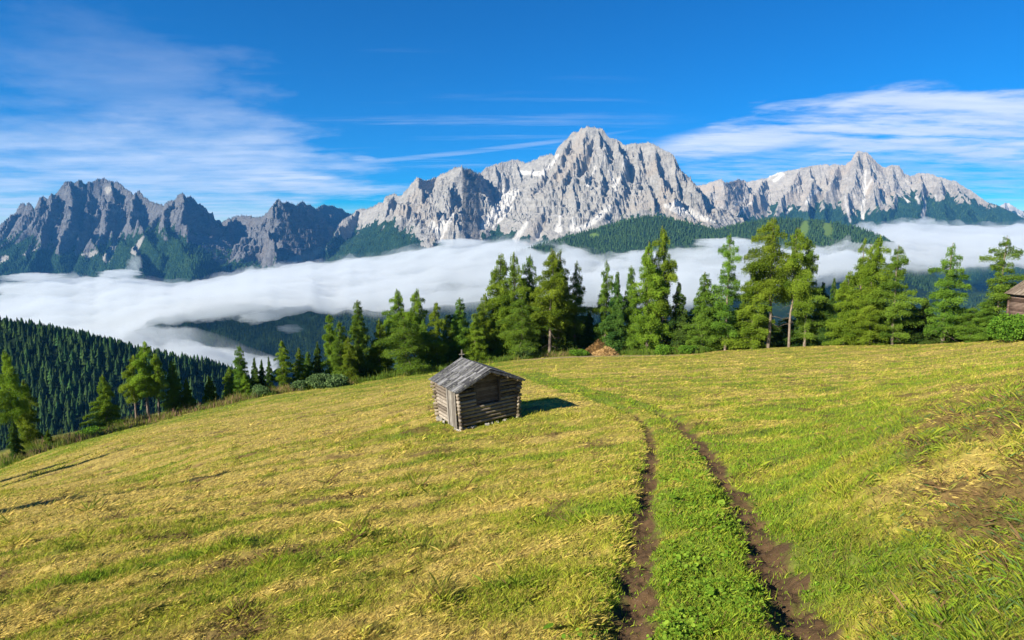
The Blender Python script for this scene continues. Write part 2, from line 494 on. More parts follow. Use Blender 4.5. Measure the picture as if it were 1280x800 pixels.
def make_grass(n=2150000, seed=3):
    rng = np.random.default_rng(seed)
    am, s0, s1 = 1.0, math.log(2.5), math.log(135.0)
    a = rng.uniform(-am, am, n); s = rng.uniform(s0, s1, n)
    Y = np.exp(s); X = a * Y
    ok = Y < edge_Y(a) + 1.0
    a, Y, X = a[ok], Y[ok], X[ok]
    c, dirt, bare, dry, lush = ground_props(X, Y)
    clump = fbm(X / np.maximum(.16 * Y ** .6, .2), Y / np.maximum(.16 * Y ** .6, .2), 77, 3)
    keep = rng.random(len(X)) > np.clip(dirt * 1.12 + bare * 0.32 + 0.30 * (clump < -.12), 0, .955)
    a, Y, X, c, dirt, bare, dry, lush, clump = [q[keep] for q in (a, Y, X, c, dirt, bare, dry, lush, clump)]
    n = len(X)
    Z = ground_Z(X, Y)
    sz = (Y / 6.0) ** 0.80
    long_ = .5 * smooth(0.45, 0.8, a) * (1 - smooth(14, 24, Y)) * (1 - lush * .5)
    tall = smooth(.15, .5, clump) + 0.7 * smooth(.25, .55, fbm(X / 1.3, Y / 1.3, 55, 3)) * (Y < 40)
    straw = rng.random(n) < np.clip(dry * 0.95 - 0.02, 0, 1)
    h = rng.gamma(5, 0.2, n) * (0.055 + 0.055 * tall + 0.075 * long_ * rng.random(n) ** 2) * sz ** 0.56
    tus = smooth(.26, .50, fbm(X / .75, Y / .75, 57, 3)) * (1 - smooth(18, 30, Y)) * (rng.random(n) < .8) * (lush < .5) * smooth(.0, .25, fbm(X / 5, Y / 5, 58, 2) + .12)
    straw = straw & (rng.random(n) > tus * .8)
    h *= (1 + 1.1 * tus) * np.where(straw, .9, 1.0) * (1 - 0.25 * lush)
    wd = (0.0019 + 0.0022 * rng.random(n)) * sz * (1 + .5 * lush) * (1 - .45 * long_)
    az = rng.uniform(0, 2 * math.pi, n)
    # cut straw lies over, drawn out along the mowing direction; green blades stand
    flow = np.where(a < .05, math.atan2(.58, .81), math.atan2(.28, .96)) + rng.normal(0, .55, n)
    az = np.where(straw & (rng.random(n) < .75), flow, az)
    lean = np.where(straw, rng.uniform(0.9, 1.45, n), rng.gamma(3, .2, n) + .12)
    lean = np.clip(lean + .55 * long_ * rng.random(n) + .5 * bare, 0.05, 1.48)
    dx, dy = np.cos(az) * np.sin(lean), np.sin(az) * np.sin(lean); dz = np.cos(lean)
    sxv = -np.sin(az + rng.normal(0, .5, n)); syv = np.cos(az + rng.normal(0, .5, n))
    b = np.stack([X, Y, Z - 0.008 * sz], 1)
    side = np.stack([sxv, syv, rng.normal(0, .25, n)], 1) * wd[:, None]
    d = np.stack([dx, dy, dz], 1)
    mid = b + d * (h * .55)[:, None] + np.array([0, 0, 1.0]) * (h * .10)[:, None]
    tip = b + d * h[:, None]
    V = np.empty((n, 4, 3))
    V[:, 0] = b - side; V[:, 1] = b + side; V[:, 2] = mid + side * .8; V[:, 3] = tip
    near = Y < 16
    col = c * rng.uniform(.55, 1.35, n)[:, None] * (1 - .25 * long_)[:, None]  # right bank blades darkened: its weaker sunlight is put into their colour
    gcol = np.where(rng.random((n, 1)) < .4, GREEN, YGREEN) * rng.uniform(.6, 1.25, (n, 1))
    w = np.where(straw, .10, .45)[:, None]
    col = col * (1 - w) + gcol * w
    st = STRAW * np.array([1.08, 1.03, 1.15]) * rng.uniform(.6, 1.3, (n, 1))
    col = np.where(straw[:, None], col * .45 + st * .55, col)
    tg = (tus * .65 * ~straw)[:, None]
    col = col + (np.array([.105, .190, .022]) * rng.uniform(.6, 1.3, (n, 1)) - col) * tg
    dead = rng.random(n) < bare * .7 + .12 * long_ + .05
    col[dead] = np.array([.215, .140, .066]) * rng.uniform(.45, 1.35, (dead.sum(), 1))
    blue = (long_ > .2) & (rng.random(n) < .14) & ~straw
    col[blue] = np.array([0.10, 0.17, 0.055]) * rng.uniform(.7, 1.2, (blue.sum(), 1))
    me = mesh_np('grass', V.reshape(-1, 3), np.arange(n * 4).reshape(n, 4), False)
    attr_c(me, 'blade', np.repeat(col, 4, 0))
    m, t, out = new_mat('grass_blades')
    cn = t.attr('blade', 'Color')
    dd = t.node('ShaderNodeBsdfDiffuse'); t.l.new(cn, dd.inputs[0])
    tr = t.node('ShaderNodeBsdfTranslucent'); t.l.new(cn, tr.inputs[0])
    mx = t.node('ShaderNodeMixShader'); mx.inputs[0].default_value = .38
    t.l.new(dd.outputs[0], mx.inputs[1]); t.l.new(tr.outputs[0], mx.inputs[2]); t.l.new(mx.outputs[0], out.inputs[0])
    tag(link('meadow_grass', me, m), 'short mown grass and straw covering the sloping meadow', 'grass', kind='stuff')

def make_herbs(seed=9):
    """broad little leaves (clover, dock) between the ruts and beside them"""
    rng = np.random.default_rng(seed)
    n = 15000
    i = rng.integers(0, len(PC) - 1, n); f = rng.random((n, 1))
    # favour the near end
    i = (rng.random(n) ** 1.7 * (len(PC) * .50)).astype(int)
    p = PC[i] * (1 - f) + PC[i + 1] * f
    p = p + rng.normal(0, 1, (n, 2)) * np.array([.55, .35])
    X, Y = p[:, 0], p[:, 1]
    c, dirt, bare, dry, lush = ground_props(X, Y)
    pat = fbm(X * 1.1, Y * 1.1, 8, 3)
    ok = (rng.random(n) > dirt * 1.2) & (pat > rng.normal(-.02, .15, n)) & (Y > 3.2) & (Y < 26)
    X, Y = X[ok], Y[ok]
    n = len(X)
    sz = (0.009 + .016 * rng.random(n) ** 4) * (Y / 6) ** .55
    big = rng.random(n) < .006
    sz[big] *= 2.6
    Z = ground_Z(X, Y) + rng.uniform(.02, .085, n)
    az = rng.uniform(0, 6.283, n)
    nx, ny = rng.normal(0, .35, n), rng.normal(0, .35, n)
    V = np.empty((n, 6, 3))
    for k in range(6):
        an = az + k * math.pi / 3
        rr = sz * (1.35 if k == 0 else 1.0)
        ex, ey = np.cos(an) * rr, np.sin(an) * rr
        V[:, k, 0] = X + ex; V[:, k, 1] = Y + ey; V[:, k, 2] = Z + nx * ex + ny * ey
    me = mesh_np('herbs', V.reshape(-1, 3), np.arange(n * 6).reshape(n, 6), False)
    attr_f(me, 'tint', np.repeat(rng.random(n), 6))
    m = leaf_mat('herb_leaf', (0.09, 0.19, 0.016), (0.24, 0.36, 0.04), .3, .0)
    tag(link('herbs', me, m), 'low clover and other broad leaves between the wheel ruts', 'herbs', kind='stuff')
# ------------------------------------------------------------------ mountains
SKY_A = [(-130, 300), (-70, 285), (-30, 272), (0, 280.6), (4, 278), (10, 275), (17, 272), (19, 267), (23.4, 258), (26, 253.4), (29, 252.5), (32, 256), (35.6, 252), (39.4, 254),
 (42, 261), (46, 254.4), (49.7, 245), (54, 245), (60, 248), (64, 242), (68, 243), (72, 240), (75, 234.7), (80.6, 228), (86, 226), (93.7, 228), (97.5, 225), (102, 226),
 (105, 231), (110, 228), (115, 227.8), (121, 223.4), (129, 221.6), (139, 224.4), (150, 228), (155.6, 233.8), (163, 237.5), (166, 242), (170.6, 238.4), (174.4, 238.4),
 (178, 244), (185.6, 249.7), (195, 253.4), (204, 256), (210, 251.6), (218.4, 248.8), (223, 242), (228.8, 239.4), (232, 245), (237.8, 243.6), (242.5, 247.8), (248, 256),
 (251, 263), (257.5, 271), (264, 277.8), (269.7, 278.8), (276, 276), (285.6, 272), (295, 269.4), (302.5, 268.4), (312, 268.8), (321, 270.3), (328, 269.4), (330.6, 268.4),
 (336, 262), (341, 254.4), (347.5, 248.4), (350, 249), (352, 252.5), (359.7, 249.7), (365, 253.4), (370, 255), (374.7, 251.6), (379.4, 250), (383, 255), (387, 254),
 (394, 257), (402, 254.4), (409, 256), (415, 256), (422.5, 260), (427, 259), (432, 264.7), (439, 266), (448, 264), (460, 266), (480, 272), (510, 280), (560, 300)]
SKY_B = [(395, 312), (415, 290), (428, 275), (441, 266.6), (448, 260), (458, 259), (467.5, 256), (474, 251.6), (478.8, 252.5), (482.5, 244), (492, 241), (497, 243), (503, 242), (508.8, 235.6),
 (514.4, 227), (522, 220), (527.5, 223.4), (531, 224.4), (540.6, 222.5), (552, 217), (561, 213), (568.8, 205.6), (573, 207), (577, 204), (583.8, 208.4), (589, 209.4), (599.7, 216),
 (608, 208.4), (619, 204.7), (632.5, 201), (645.6, 198.5), (655, 201), (666, 198.6), (677, 194), (687, 191), (693.6, 194), (698, 183), (705.6, 175.6), (710, 172), (714.4, 164.7),
 (723, 163.6), (726.4, 158), (730, 159), (734, 156.4), (738, 159), (741.7, 158), (747, 157.5), (752.7, 161.4), (758, 168), (761.4, 171.7), (771, 173.4), (779, 179), (793, 177.8), (800, 179),
 (810.6, 177.4), (819.4, 180), (830, 186.6), (837, 190), (842, 194), (846.7, 203), (849, 210.6), (855.5, 215), (863, 223.8), (867.5, 230), (876, 237), (880.6, 243.4),
 (887, 252), (896, 258.8), (904.7, 265), (911, 272), (935, 288), (970, 300), (1000, 312)]
SKY_C = [(830, 250), (860, 236), (872, 230), (881, 229), (892.5, 225), (902, 222.5), (905.6, 226), (913, 225), (924, 222), (934, 227), (945, 224.4), (958, 221.6), (964, 218), (975, 214),
 (990, 211), (999, 209.4), (1012.5, 206.6), (1025.6, 204.7), (1039, 204.7), (1048, 203.8), (1057.5, 204.7), (1065, 199), (1069, 190.6), (1073.4, 187), (1077, 189.7), (1082, 189),
 (1089, 194), (1094, 200), (1102.5, 207.5), (1107.5, 208.4), (1115, 205.6), (1124, 206.6), (1130, 216), (1139, 219.7), (1150.6, 214.6), (1160, 216), (1175, 219.7), (1186, 224.4),
 (1194, 224.8), (1207, 233.8), (1218, 240), (1227.5, 247), (1235, 252.5), (1244, 254.4), (1252, 258), (1265, 263.8), (1280, 272), (1320, 290), (1360, 310)]
SKY_D = [(1200, 275), (1225, 266), (1248, 256), (1258.4, 251.5), (1265, 254.4), (1272.5, 260), (1282, 263), (1300, 258), (1330, 268), (1370, 285)]

def interp_px(pts, u):
    p = np.array(pts, float)
    return np.interp(u, p[:, 0], p[:, 1])

def make_range(name, sky, depth, spurs, veg, snow, tint, seed, front=2700.0, back=500.0, autos=26, step=0.85, rows=330, forest=True, cl=380.0, snowcol=(.50, .49, .475), relief=1.0, woods=0, woods_label=''):
    rng = np.random.default_rng(seed)
    u0, u1 = sky[0][0], sky[-1][0]
    # ---- ridge
    uu = np.arange(u0, u1, 2.0)
    vv = interp_px(sky, uu)
    a, t = ray(uu, vv)
    Yr = interp_px(depth, uu) + 40 * fbm(uu / 30, uu * 0, seed, 3)
    rid = np.stack([a * Yr, Yr, t * Yr], 1)
    P = [rid]
    # ---- named spurs, as chains of (photo x, photo y, metres in front of the ridge)
    for sp in spurs:
        pts = []
        for (u, v, off) in sp:
            pts.append(at(u, v, float(interp_px(depth, u)) - off))
        pts = np.array(pts)
        for i in range(len(pts) - 1):
            k = max(int(np.linalg.norm(pts[i + 1] - pts[i]) / 22), 2)
            q = pts[i] + (pts[i + 1] - pts[i]) * np.linspace(0, 1, k)[:, None]
            w = np.linspace(i, i + 1, k)
            q[:, 0] += 25 * fbm(w * 3, w * 0 + seed, 5, 2); q[:, 2] += 14 * fbm(w * 9, w * 0 + seed, 6, 3)
            P.append(q)
    # ---- smaller buttresses branching off the ridge and off the spurs
    allp = np.concatenate(P)
    for j in range(autos):
        st = rid[rng.integers(4, len(rid) - 4)] if rng.random() < .6 else allp[rng.integers(0, len(allp))]
        L = rng.uniform(350, 1100); k = int(L / 24)
        ang = rng.uniform(-.75, .75)
        w = np.linspace(0, 1, k)
        dirx = np.sin(ang); diry = -np.cos(ang)
        q = np.zeros((k, 3))
        wig = 60 * fbm(w * 3, w * 0 + j, seed + 3, 2)
        q[:, 0] = st[0] + dirx * L * w + wig; q[:, 1] = st[1] + diry * L * w
        q[:, 2] = st[2] - 60 - rng.uniform(.80, 1.05) * L * w + 22 * fbm(w * 9, w * 0 + j, seed + 4, 3)
        P.append(q)
    P = np.concatenate(P)
    # ---- grid
    ac0, _ = ray(u0, 300); ac1, _ = ray(u1, 300)
    ag = np.arange(float(ac0), float(ac1), step / FPX)
    so = np.concatenate([np.linspace(-back, -20, 12, endpoint=False), np.linspace(-20, front * .55, int(rows * .72), endpoint=False), np.linspace(front * .55, front, int(rows * .28))])
    ug = 640 + FPX * ag / CP        # near enough for lookups
    Yb = np.interp(ag, a, Yr)
    A, SO = np.meshgrid(ag, so)
    Y = Yb[None] - SO; X = A * Y
    wv = smooth(10, 350, np.abs(SO))
    Xw = X + wv * (70 * fbm(X / 420, Y / 420, seed + 7, 3) + 22 * fbm(X / 110, Y / 110, seed + 8, 2))
    Yw = Y + wv * (70 * fbm(X / 420, Y / 420, seed + 9, 3) + 22 * fbm(X / 110, Y / 110, seed + 10, 2))
    Z = np.full(X.shape, -1e9)
    nc = len(ag)
    for c0 in range(0, nc, 24):
        sl = slice(c0, min(c0 + 24, nc))
        xs = Xw[:, sl].ravel(); ys = Yw[:, sl].ravel()
        m = (P[:, 0] > xs.min() - 900) & (P[:, 0] < xs.max() + 900)
        Q = P[m] if m.any() else P
        z = np.full(len(xs), -1e9)
        Q = Q.astype(np.float32); xs = xs.astype(np.float32); ys = ys.astype(np.float32)
        for i in range(0, len(xs), 800):
            d = np.sqrt((xs[i:i + 800, None] - Q[None, :, 0]) ** 2 + (ys[i:i + 800, None] - Q[None, :, 1]) ** 2)
            z[i:i + 800] = (Q[None, :, 2] - np.float32(.60) * d - np.float32(cl) * d / (d + np.float32(150))).max(1)
        Z[:, sl] = z.reshape(X.shape[0], -1)
    # ---- gullies, pillars, ledges
    w2 = .12 + .88 * smooth(0, 260, np.abs(SO))
    zveg = np.interp(ag, *(lambda q: (ray(q[:, 0], q[:, 1])[0], ray(q[:, 0], q[:, 1])[1]))(np.array(veg, float)))[None] * (Y)
    rocky = smooth(-60, 160, Z - zveg)
    wx = X + 30 * fbm(X / 200, Y / 200, seed + 21, 2)
    Z = Z + w2 * (.35 + .65 * rocky) * relief * (80 * ridged((wx + .25 * Y) / 340, (Y - .1 * wx) / 420, seed + 11, 5, .52) + np.clip(24 + 60 * fbm(X / 520, Y / 420, seed + 41, 2), 4, 52) * ridged((wx - .2 * Y) / 95, Y / 210, seed + 12, 4, .6) - 80 * smooth(.55, .95, ridged((wx - .35 * Y) / 420 + 3.3, Y / 1500, seed + 42, 2)))
    Z = Z + (.3 + .7 * w2) * rocky * (24 * perlin(wx / 32, Y / 60, seed + 13) + 14 * perlin(wx / 15, Y / 22, seed + 14))
    lay = 70 + 12 * fbm(X / 900, Y / 900, seed + 15, 2)
    Z = Z + w2 * rocky * 7.5 * np.sin((Z + X * .10) / lay * 2 * math.pi + 1.5 * fbm(X / 300, Y / 300, seed + 16, 2))
    Zs = Z - 20
    gy = np.gradient(Zs, axis=0) / (np.gradient(Y, axis=0) - 1e-6)
    gx = np.gradient(Zs, axis=1) / (np.gradient(X, axis=1) + 1e-6)
    slope = np.sqrt(gx ** 2 + gy ** 2)
    vn = fbm(X / 260, Y / 260, seed + 17, 5, .62)
    gul = fbm(wx / 45, Y / 260, seed + 27, 3)
    vegm = smooth(-25, 45, zveg - Zs + 190 * vn + 120 * gul - 60 * (np.clip(slope, 0, 3) - 1.0))
    vegm = np.maximum(vegm, smooth(70, 170, zveg - Zs + 70 * vn))
    if forest:     # tree-sized roughness in the woods
        Z = Z + vegm * 15 * np.abs(perlin(X / 17, Y / 17, seed + 18))
    U, V = project(X, Y, Zs)
    sn = np.zeros(X.shape)
    edge = 2.2 * fbm(U / 6, V / 6, seed + 19, 3)
    for (x0, y0, w0, x1, y1, w1) in snow:
        tt = np.clip(((U - x0) * (x1 - x0) + (V - y0) * (y1 - y0)) / ((x1 - x0) ** 2 + (y1 - y0) ** 2), 0, 1)
        d = np.hypot(U - x0 - tt * (x1 - x0), V - y0 - tt * (y1 - y0))
        sn = np.maximum(sn, smooth(1.0, -.6, d - (w0 + (w1 - w0) * tt) + edge))
    talus = smooth(1.10, .70, slope) * rocky * smooth(420, 200, Zs - zveg) * smooth(-.25, .2, fbm(X / 150, Y / 150, seed + 20, 3)) * .75
    me = mesh_np(name, np.stack([X.ravel(), Y.ravel(), Z.ravel()], 1), grid_faces(*X.shape), False)
    attr_f(me, 'veg', vegm * (1 - sn)); attr_f(me, 'snow', sn); attr_f(me, 'talus', talus)
    m, t_, out = new_mat(name + '_rock')
    P_ = t_.node('ShaderNodeNewGeometry').outputs['Position']
    mp = t_.node('ShaderNodeMapping'); mp.inputs['Scale'].default_value = (.011, .011, .028)
    t_.l.new(P_, mp.inputs[0])
    nA = t_.noise(mp.outputs[0], 1.0, 8, .68)
    nB = t_.noise(P_, .05, 5, .65)
    r = t_.ramp(nA, [(.25, tuple(x * .62 for x in tint)), (.5, tint), (.75, tuple(min(x * 1.35, .75) for x in tint))])
    warm = t_.mix(t_.smap(t_.noise(P_, .0025, 4, .6), .5, .7), r, tuple(x * y for x, y in zip(tint, (1.08, .99, .90))))
    c1 = t_.mix(t_.math('MULTIPLY', t_.attr('talus'), .5), warm, tuple(min(x * 1.55, .62) for x in tint))
    g = t_.ramp(t_.noise(P_, .006, 9, .72), [(.3, (.009, .030, .020)), (.52, (.016, .044, .024)), (.66, (.036, .075, .030)), (.78, (.08, .10, .05))])
    g2 = t_.mix(t_.smap(nB, .35, .7), g, t_.mix(.35, g, (.0, .008, .006)))
    c2 = t_.mix(t_.smap(t_.math('ADD', t_.attr('veg'), t_.math('MULTIPLY', t_.math('SUBTRACT', t_.noise(P_, .03, 5, .7), .5), .8)), .3, .7), c1, g2)
    c3 = t_.mix(t_.math('MULTIPLY', t_.attr('snow'), .85), c2, snowcol)
    h = t_.math('ADD', t_.math('MULTIPLY', nA, 1.0), t_.math('MULTIPLY', nB, .5))
    principled(t_, out, c3, .95, .05, bump(t_, h, 1.0, 34.0))
    tag(link(name, me, m), kind='structure')
    # the woods on its feet, tree by tree
    if woods:
        VG = (vegm * (1 - sn)).ravel()
        cand = np.nonzero((VG > .72) & (SO.ravel() > 60) & (V.ravel() < 352) & (U.ravel() > -20) & (U.ravel() < 1300))[0]
        # equal chance per unit of hillside
        ii = rng.choice(cand, min(3 * woods, len(cand)), replace=False)
        key = np.floor(X.ravel()[ii] / 15).astype(int) * 100003 + np.floor(Y.ravel()[ii] / 16).astype(int)
        ii = ii[np.unique(key, return_index=True)[1]]
        if len(ii) > woods: ii = rng.choice(ii, woods, replace=False)
        xs, ys, zs = X.ravel()[ii], Y.ravel()[ii], Zs.ravel()[ii] + 18
        H = rng.uniform(14, 30, len(ii))
        T_ = lowpoly_spruces(xs, ys, zs, H, rng, 2, 5, .26)
        fm = mesh_np('mountain_forest', T_, np.arange(len(T_)).reshape(-1, 3))
        attr_f(fm, 'tint', np.repeat(np.clip(.30 + .35 * fbm(xs / 150, ys / 150, seed + 51, 3) + rng.normal(0, .22, len(ii)), 0, 1), len(T_) // len(ii)))
        tag(link('mountain_forest', fm, forest_mat()), woods_label, 'forest', kind='stuff')

def forest_mat():
    return bpy.data.materials.get('hillside_needles') or leaf_mat('hillside_needles', FOREST_DARK, FOREST_LIGHT, .12, .35)

def make_mountains():
    make_range('mountain_range_west', SKY_A,
        [(-130, 6400), (0, 6500), (60, 6400), (130, 6700), (230, 6200), (268, 6900), (330, 6500), (350, 6250), (400, 7400), (445, 7900), (560, 8200)],
        [[(52, 246, 20), (48, 290, 350), (25, 325, 850)], [(86, 227, 20), (95, 262, 300), (78, 310, 800)], [(72, 242, 20), (60, 285, 400), (40, 330, 950)],
         [(110, 240, 60), (112, 270, 350), (92, 308, 750)], [(139, 226, 30), (142, 258, 280), (120, 302, 760)], [(129, 240, 100), (133, 270, 420), (140, 300, 700)],
         [(170, 240, 20), (165, 275, 350), (170, 300, 650)], [(172, 276, 500), (180, 300, 800), (200, 320, 1200)], [(229, 242, 20), (232, 275, 300), (236, 300, 500)],
         [(218, 250, 20), (205, 280, 400), (212, 305, 700)], [(110, 300, 800), (130, 325, 1100)], [(150, 300, 900), (180, 330, 1500)], [(205, 292, 900), (250, 325, 1700)],
         [(295, 271, 20), (290, 292, 350), (270, 312, 600)], [(347, 250, 10), (335, 285, 350), (320, 320, 700)], [(360, 252, 10), (372, 300, 500)], [(330, 285, 400), (345, 315, 800)]],
        [(-130, 296), (0, 298), (40, 300), (75, 306), (110, 304), (140, 296), (165, 288), (200, 284), (235, 288), (260, 306), (300, 330), (400, 345), (560, 330)],
        [(104, 322, 1, 120, 318, 1.5), (8, 325, 3, -10, 335, 4), (135, 240, 4, 138, 238, 2.5), (142, 267, 2, 152, 266, 2), (166, 269, 1, 178, 271, 2.4), (30, 322, .5, 52, 312, 1.2), (62, 307, .6, 98, 293, 2.2),
         (148, 302, .5, 134, 326, 5), (180, 298, 1, 168, 318, 4.5), (122, 318, 1, 108, 326, 2), (384, 325, 6, 405, 312, 2), (365, 330, 6, 384, 325, 5), (432, 282, 4, 445, 280, 1.5)],
        (.118, .121, .132), 101, autos=40, snowcol=(.30, .29, .27), relief=1.45, woods=9000, woods_label='dark forest at the feet of the bluish mountains on the left')  # dark bluish rock tint: the shade on this range is put into its colour
    make_range('mountain_range_central', SKY_B,
        [(395, 6900), (441, 7100), (480, 6500), (522, 6150), (545, 6350), (577, 5950), (600, 6900), (645, 7000), (690, 6550), (735, 6300), (800, 6150), (845, 5950), (885, 6300), (911, 6600), (1000, 6800)],
        [[(522, 222, 10), (527, 250, 250), (537, 285, 600)], [(492, 243, 10), (478, 280, 500), (455, 310, 1000)], [(552, 219, 10), (556, 250, 300), (548, 290, 600)], [(552, 250, 300), (562, 280, 600), (568, 300, 900)],
         [(577, 206, 5), (585, 232, 160), (588, 262, 380), (586, 296, 700)], [(577, 206, 5), (566, 240, 300), (572, 290, 700)], [(448, 262, 20), (425, 290, 500), (410, 312, 900)], [(482, 246, 10), (500, 275, 400), (505, 305, 900)],
         [(619, 207, 10), (622, 232, 250)], [(645, 201, 10), (650, 225, 250), (652, 240, 400)], [(698, 186, 10), (686, 215, 350), (664, 250, 900), (640, 290, 1500)], [(664, 250, 900), (662, 280, 1300), (655, 302, 1600)],
         [(734, 159, 5), (722, 195, 350), (702, 235, 800), (700, 285, 1300)], [(747, 160, 5), (752, 205, 400), (748, 250, 850), (735, 285, 1200)], [(714, 170, 10), (690, 225, 650), (688, 275, 1200)], [(771, 175, 5), (778, 215, 400), (772, 262, 800)],
         [(680, 240, 800), (672, 290, 1400)], [(720, 230, 800), (722, 290, 1250)], [(800, 180, 5), (795, 215, 330), (798, 262, 700)], [(819, 182, 5), (822, 215, 300), (830, 255, 600)], [(842, 196, 5), (850, 235, 350), (862, 275, 700)],
         [(867, 232, 5), (875, 262, 300), (895, 284, 550)], [(810, 230, 400), (815, 265, 750)]],
        [(395, 300), (430, 292), (460, 282), (490, 282), (520, 300), (560, 306), (600, 297), (625, 285), (650, 290), (690, 302), (740, 294), (790, 276), (830, 274), (870, 286), (910, 292), (1000, 300)],
        [(632, 243, 5, 628, 262, 8), (645, 242, 4, 628, 258, 8), (628, 258, 8, 604, 286, 4), (640, 262, 2, 616, 287, 1), (553, 278, 3, 548, 300, 2), (566, 272, 2, 550, 300, 3), (540, 283, 4, 549, 296, 3), (697, 196, 1.5, 690, 208, 2), (690, 208, 2, 676, 220, 1.2),
         (650, 218, 2, 678, 220, 3), (766, 237, 2, 778, 222, 1.5), (780, 208, 2, 784, 200, 1), (843, 258, 4, 870, 272, 4), (870, 272, 4, 892, 280, 1.5), (832, 260, 2, 850, 268, 4), (762, 262, 3, 740, 282, 3), (740, 282, 3, 722, 290, 3),
         (700, 274, 1, 698, 290, 4), (718, 274, 1, 715, 288, 4), (660, 278, 1, 645, 303, 4), (745, 210, 1, 735, 235, 1), (762, 215, 1, 770, 240, 1), (678, 282, 1, 672, 300, 3)],
        (.262, .254, .243), 202, autos=46, relief=1.15, woods=4500, woods_label='dark forest on the lower flanks of the tall grey central mountain')
    make_range('mountain_range_east', SKY_C,
        [(830, 8300), (870, 8400), (905, 8000), (930, 8600), (1000, 8200), (1073, 8000), (1150, 7900), (1235, 7600), (1280, 7300), (1360, 7000)],
        [[(892, 227, 10), (888, 255, 400)], [(924, 224, 10), (915, 250, 400)], [(958, 224, 20), (935, 255, 900), (915, 275, 1300)], [(999, 211, 10), (985, 240, 500), (968, 270, 1000)], [(1012, 208, 10), (1012, 240, 500), (1005, 262, 900)],
         [(1048, 206, 10), (1035, 240, 600), (1025, 275, 1200)], [(1073, 190, 5), (1068, 225, 500), (1055, 270, 1200)], [(1082, 192, 5), (1092, 230, 550), (1098, 270, 1200)], [(1115, 208, 5), (1118, 240, 500), (1110, 270, 1100)], [(1150, 217, 5), (1150, 245, 600), (1145, 275, 1300)],
         [(1175, 222, 5), (1180, 245, 600), (1185, 275, 1300)], [(1194, 227, 5), (1205, 255, 700), (1220, 280, 1300)], [(1235, 254, 5), (1245, 275, 800)]],
        [(830, 268), (880, 268), (910, 268), (960, 262), (1000, 253), (1040, 250), (1075, 262), (1110, 251), (1130, 244), (1160, 236), (1190, 240), (1225, 250), (1250, 248), (1300, 262), (1360, 300)],
        [(1018, 242, 3, 1008, 256, 2.4), (1024, 238, 2, 1016, 244, 3), (985, 212, 1.5, 962, 222, 1.5), (978, 220, 2, 968, 228, 2), (935, 248, 2, 918, 258, 1.5), (1082, 215, 1, 1080, 240, 1.6), (1080, 240, 1.6, 1078, 275, 2.2), (1090, 225, .6, 1082, 240, 1), (1056, 248, .6, 1058, 262, .9), (1058, 262, .9, 1063, 280, 1.2),
         (1130, 250, .6, 1136, 255, 1.4), (1145, 248, 1, 1148, 256, 1.4), (1154, 248, 1, 1156, 262, 1.2), (1156, 262, 1.2, 1153, 272, 1.8), (1169, 245, .6, 1170, 253, 1), (940, 255, 1, 925, 268, 1), (990, 262, 1, 981, 270, 1)],
        (.29, .272, .252), 303, autos=40, front=2600, woods=6000, woods_label='dark forest on the lower slopes of the pale mountain on the right')
    make_range('distant_mountain', SKY_D, [(1200, 11600), (1370, 11600)], [[(1258, 254, 5), (1255, 262, 500)]], [(1200, 266), (1370, 264)], [(1259, 254, 1.5, 1262, 258, 1.5)],
        (.36, .35, .34), 404, autos=8, front=2200, rows=120)

# ------------------------------------------------------------------ wooded hills
def lowpoly_spruces(X, Y, Z, H, rng, tiers=3, n=6, ratio=.2):
    """many small jagged conifers as one array of triangles"""
    N = len(X); V = []; T = []
    for k in range(tiers):
        zb = (.06 + .84 * (k / tiers) ** .9); zt = min(zb + 1.35 / tiers, 1.0)
        if k == tiers - 1: zt = 1.0
        r = ratio * (1 - .80 * k / tiers)
        ph = rng.uniform(0, 6.283, N)
        for i in range(n):
            a0 = ph + 2 * math.pi * i / n; a1 = a0 + 2 * math.pi / n
            r0 = r * rng.uniform(.7, 1.2, N) * H
            tri = np.empty((N, 3, 3))
            tri[:, 0] = np.stack([X + np.cos(a0) * r0, Y + np.sin(a0) * r0, Z + H * (zb - rng.uniform(0, .05, N))], 1)
            tri[:, 1] = np.stack([X + np.cos(a1) * r0, Y + np.sin(a1) * r0, Z + H * (zb - rng.uniform(0, .05, N))], 1)
            tri[:, 2] = np.stack([X, Y, Z + H * zt], 1)
            V.append(tri)
    V = np.stack(V, 1)
    return V.reshape(-1, 3)

HILLW = [(-260, 372, 880), (-120, 384, 850), (0, 398, 830), (50, 407, 830), (100, 420, 830), (150, 432, 835), (200, 441, 845), (240, 449, 860), (285, 463, 880), (330, 485, 900), (400, 530, 930)]
HILLE = [(420, 420), (560, 352), (640, 316), (690, 300), (740, 287), (790, 273), (820, 268), (850, 273), (880, 281), (897, 285), (930, 276), (960, 271), (1000, 273), (1040, 279), (1070, 288), (1095, 297), (1120, 312), (1180, 345)]

def hill_height_W(X, Y):
    h = np.array(HILLW, float); a, t = ray(h[:, 0], h[:, 1]); rx = a * h[:, 2]; rz = t * h[:, 2]
    yr = np.interp(X, rx, h[:, 2]); zr = np.interp(X, rx, rz - 12)
    d = yr - Y
    z = zr - np.where(d > 0, .62 * d + 18 * d / (d + 60.) - 0, .35 * (-d))
    g = 1 - smooth(0, 60, -np.abs(d) + 0)
    return z + 9 * fbm(X / 90, Y / 120, 5, 4) * smooth(0, 120, np.abs(d)) + 14 * ridged(X / 160 + Y / 500, Y / 400, 6, 2) * smooth(20, 160, d) - 6 * smooth(20, 160, d)

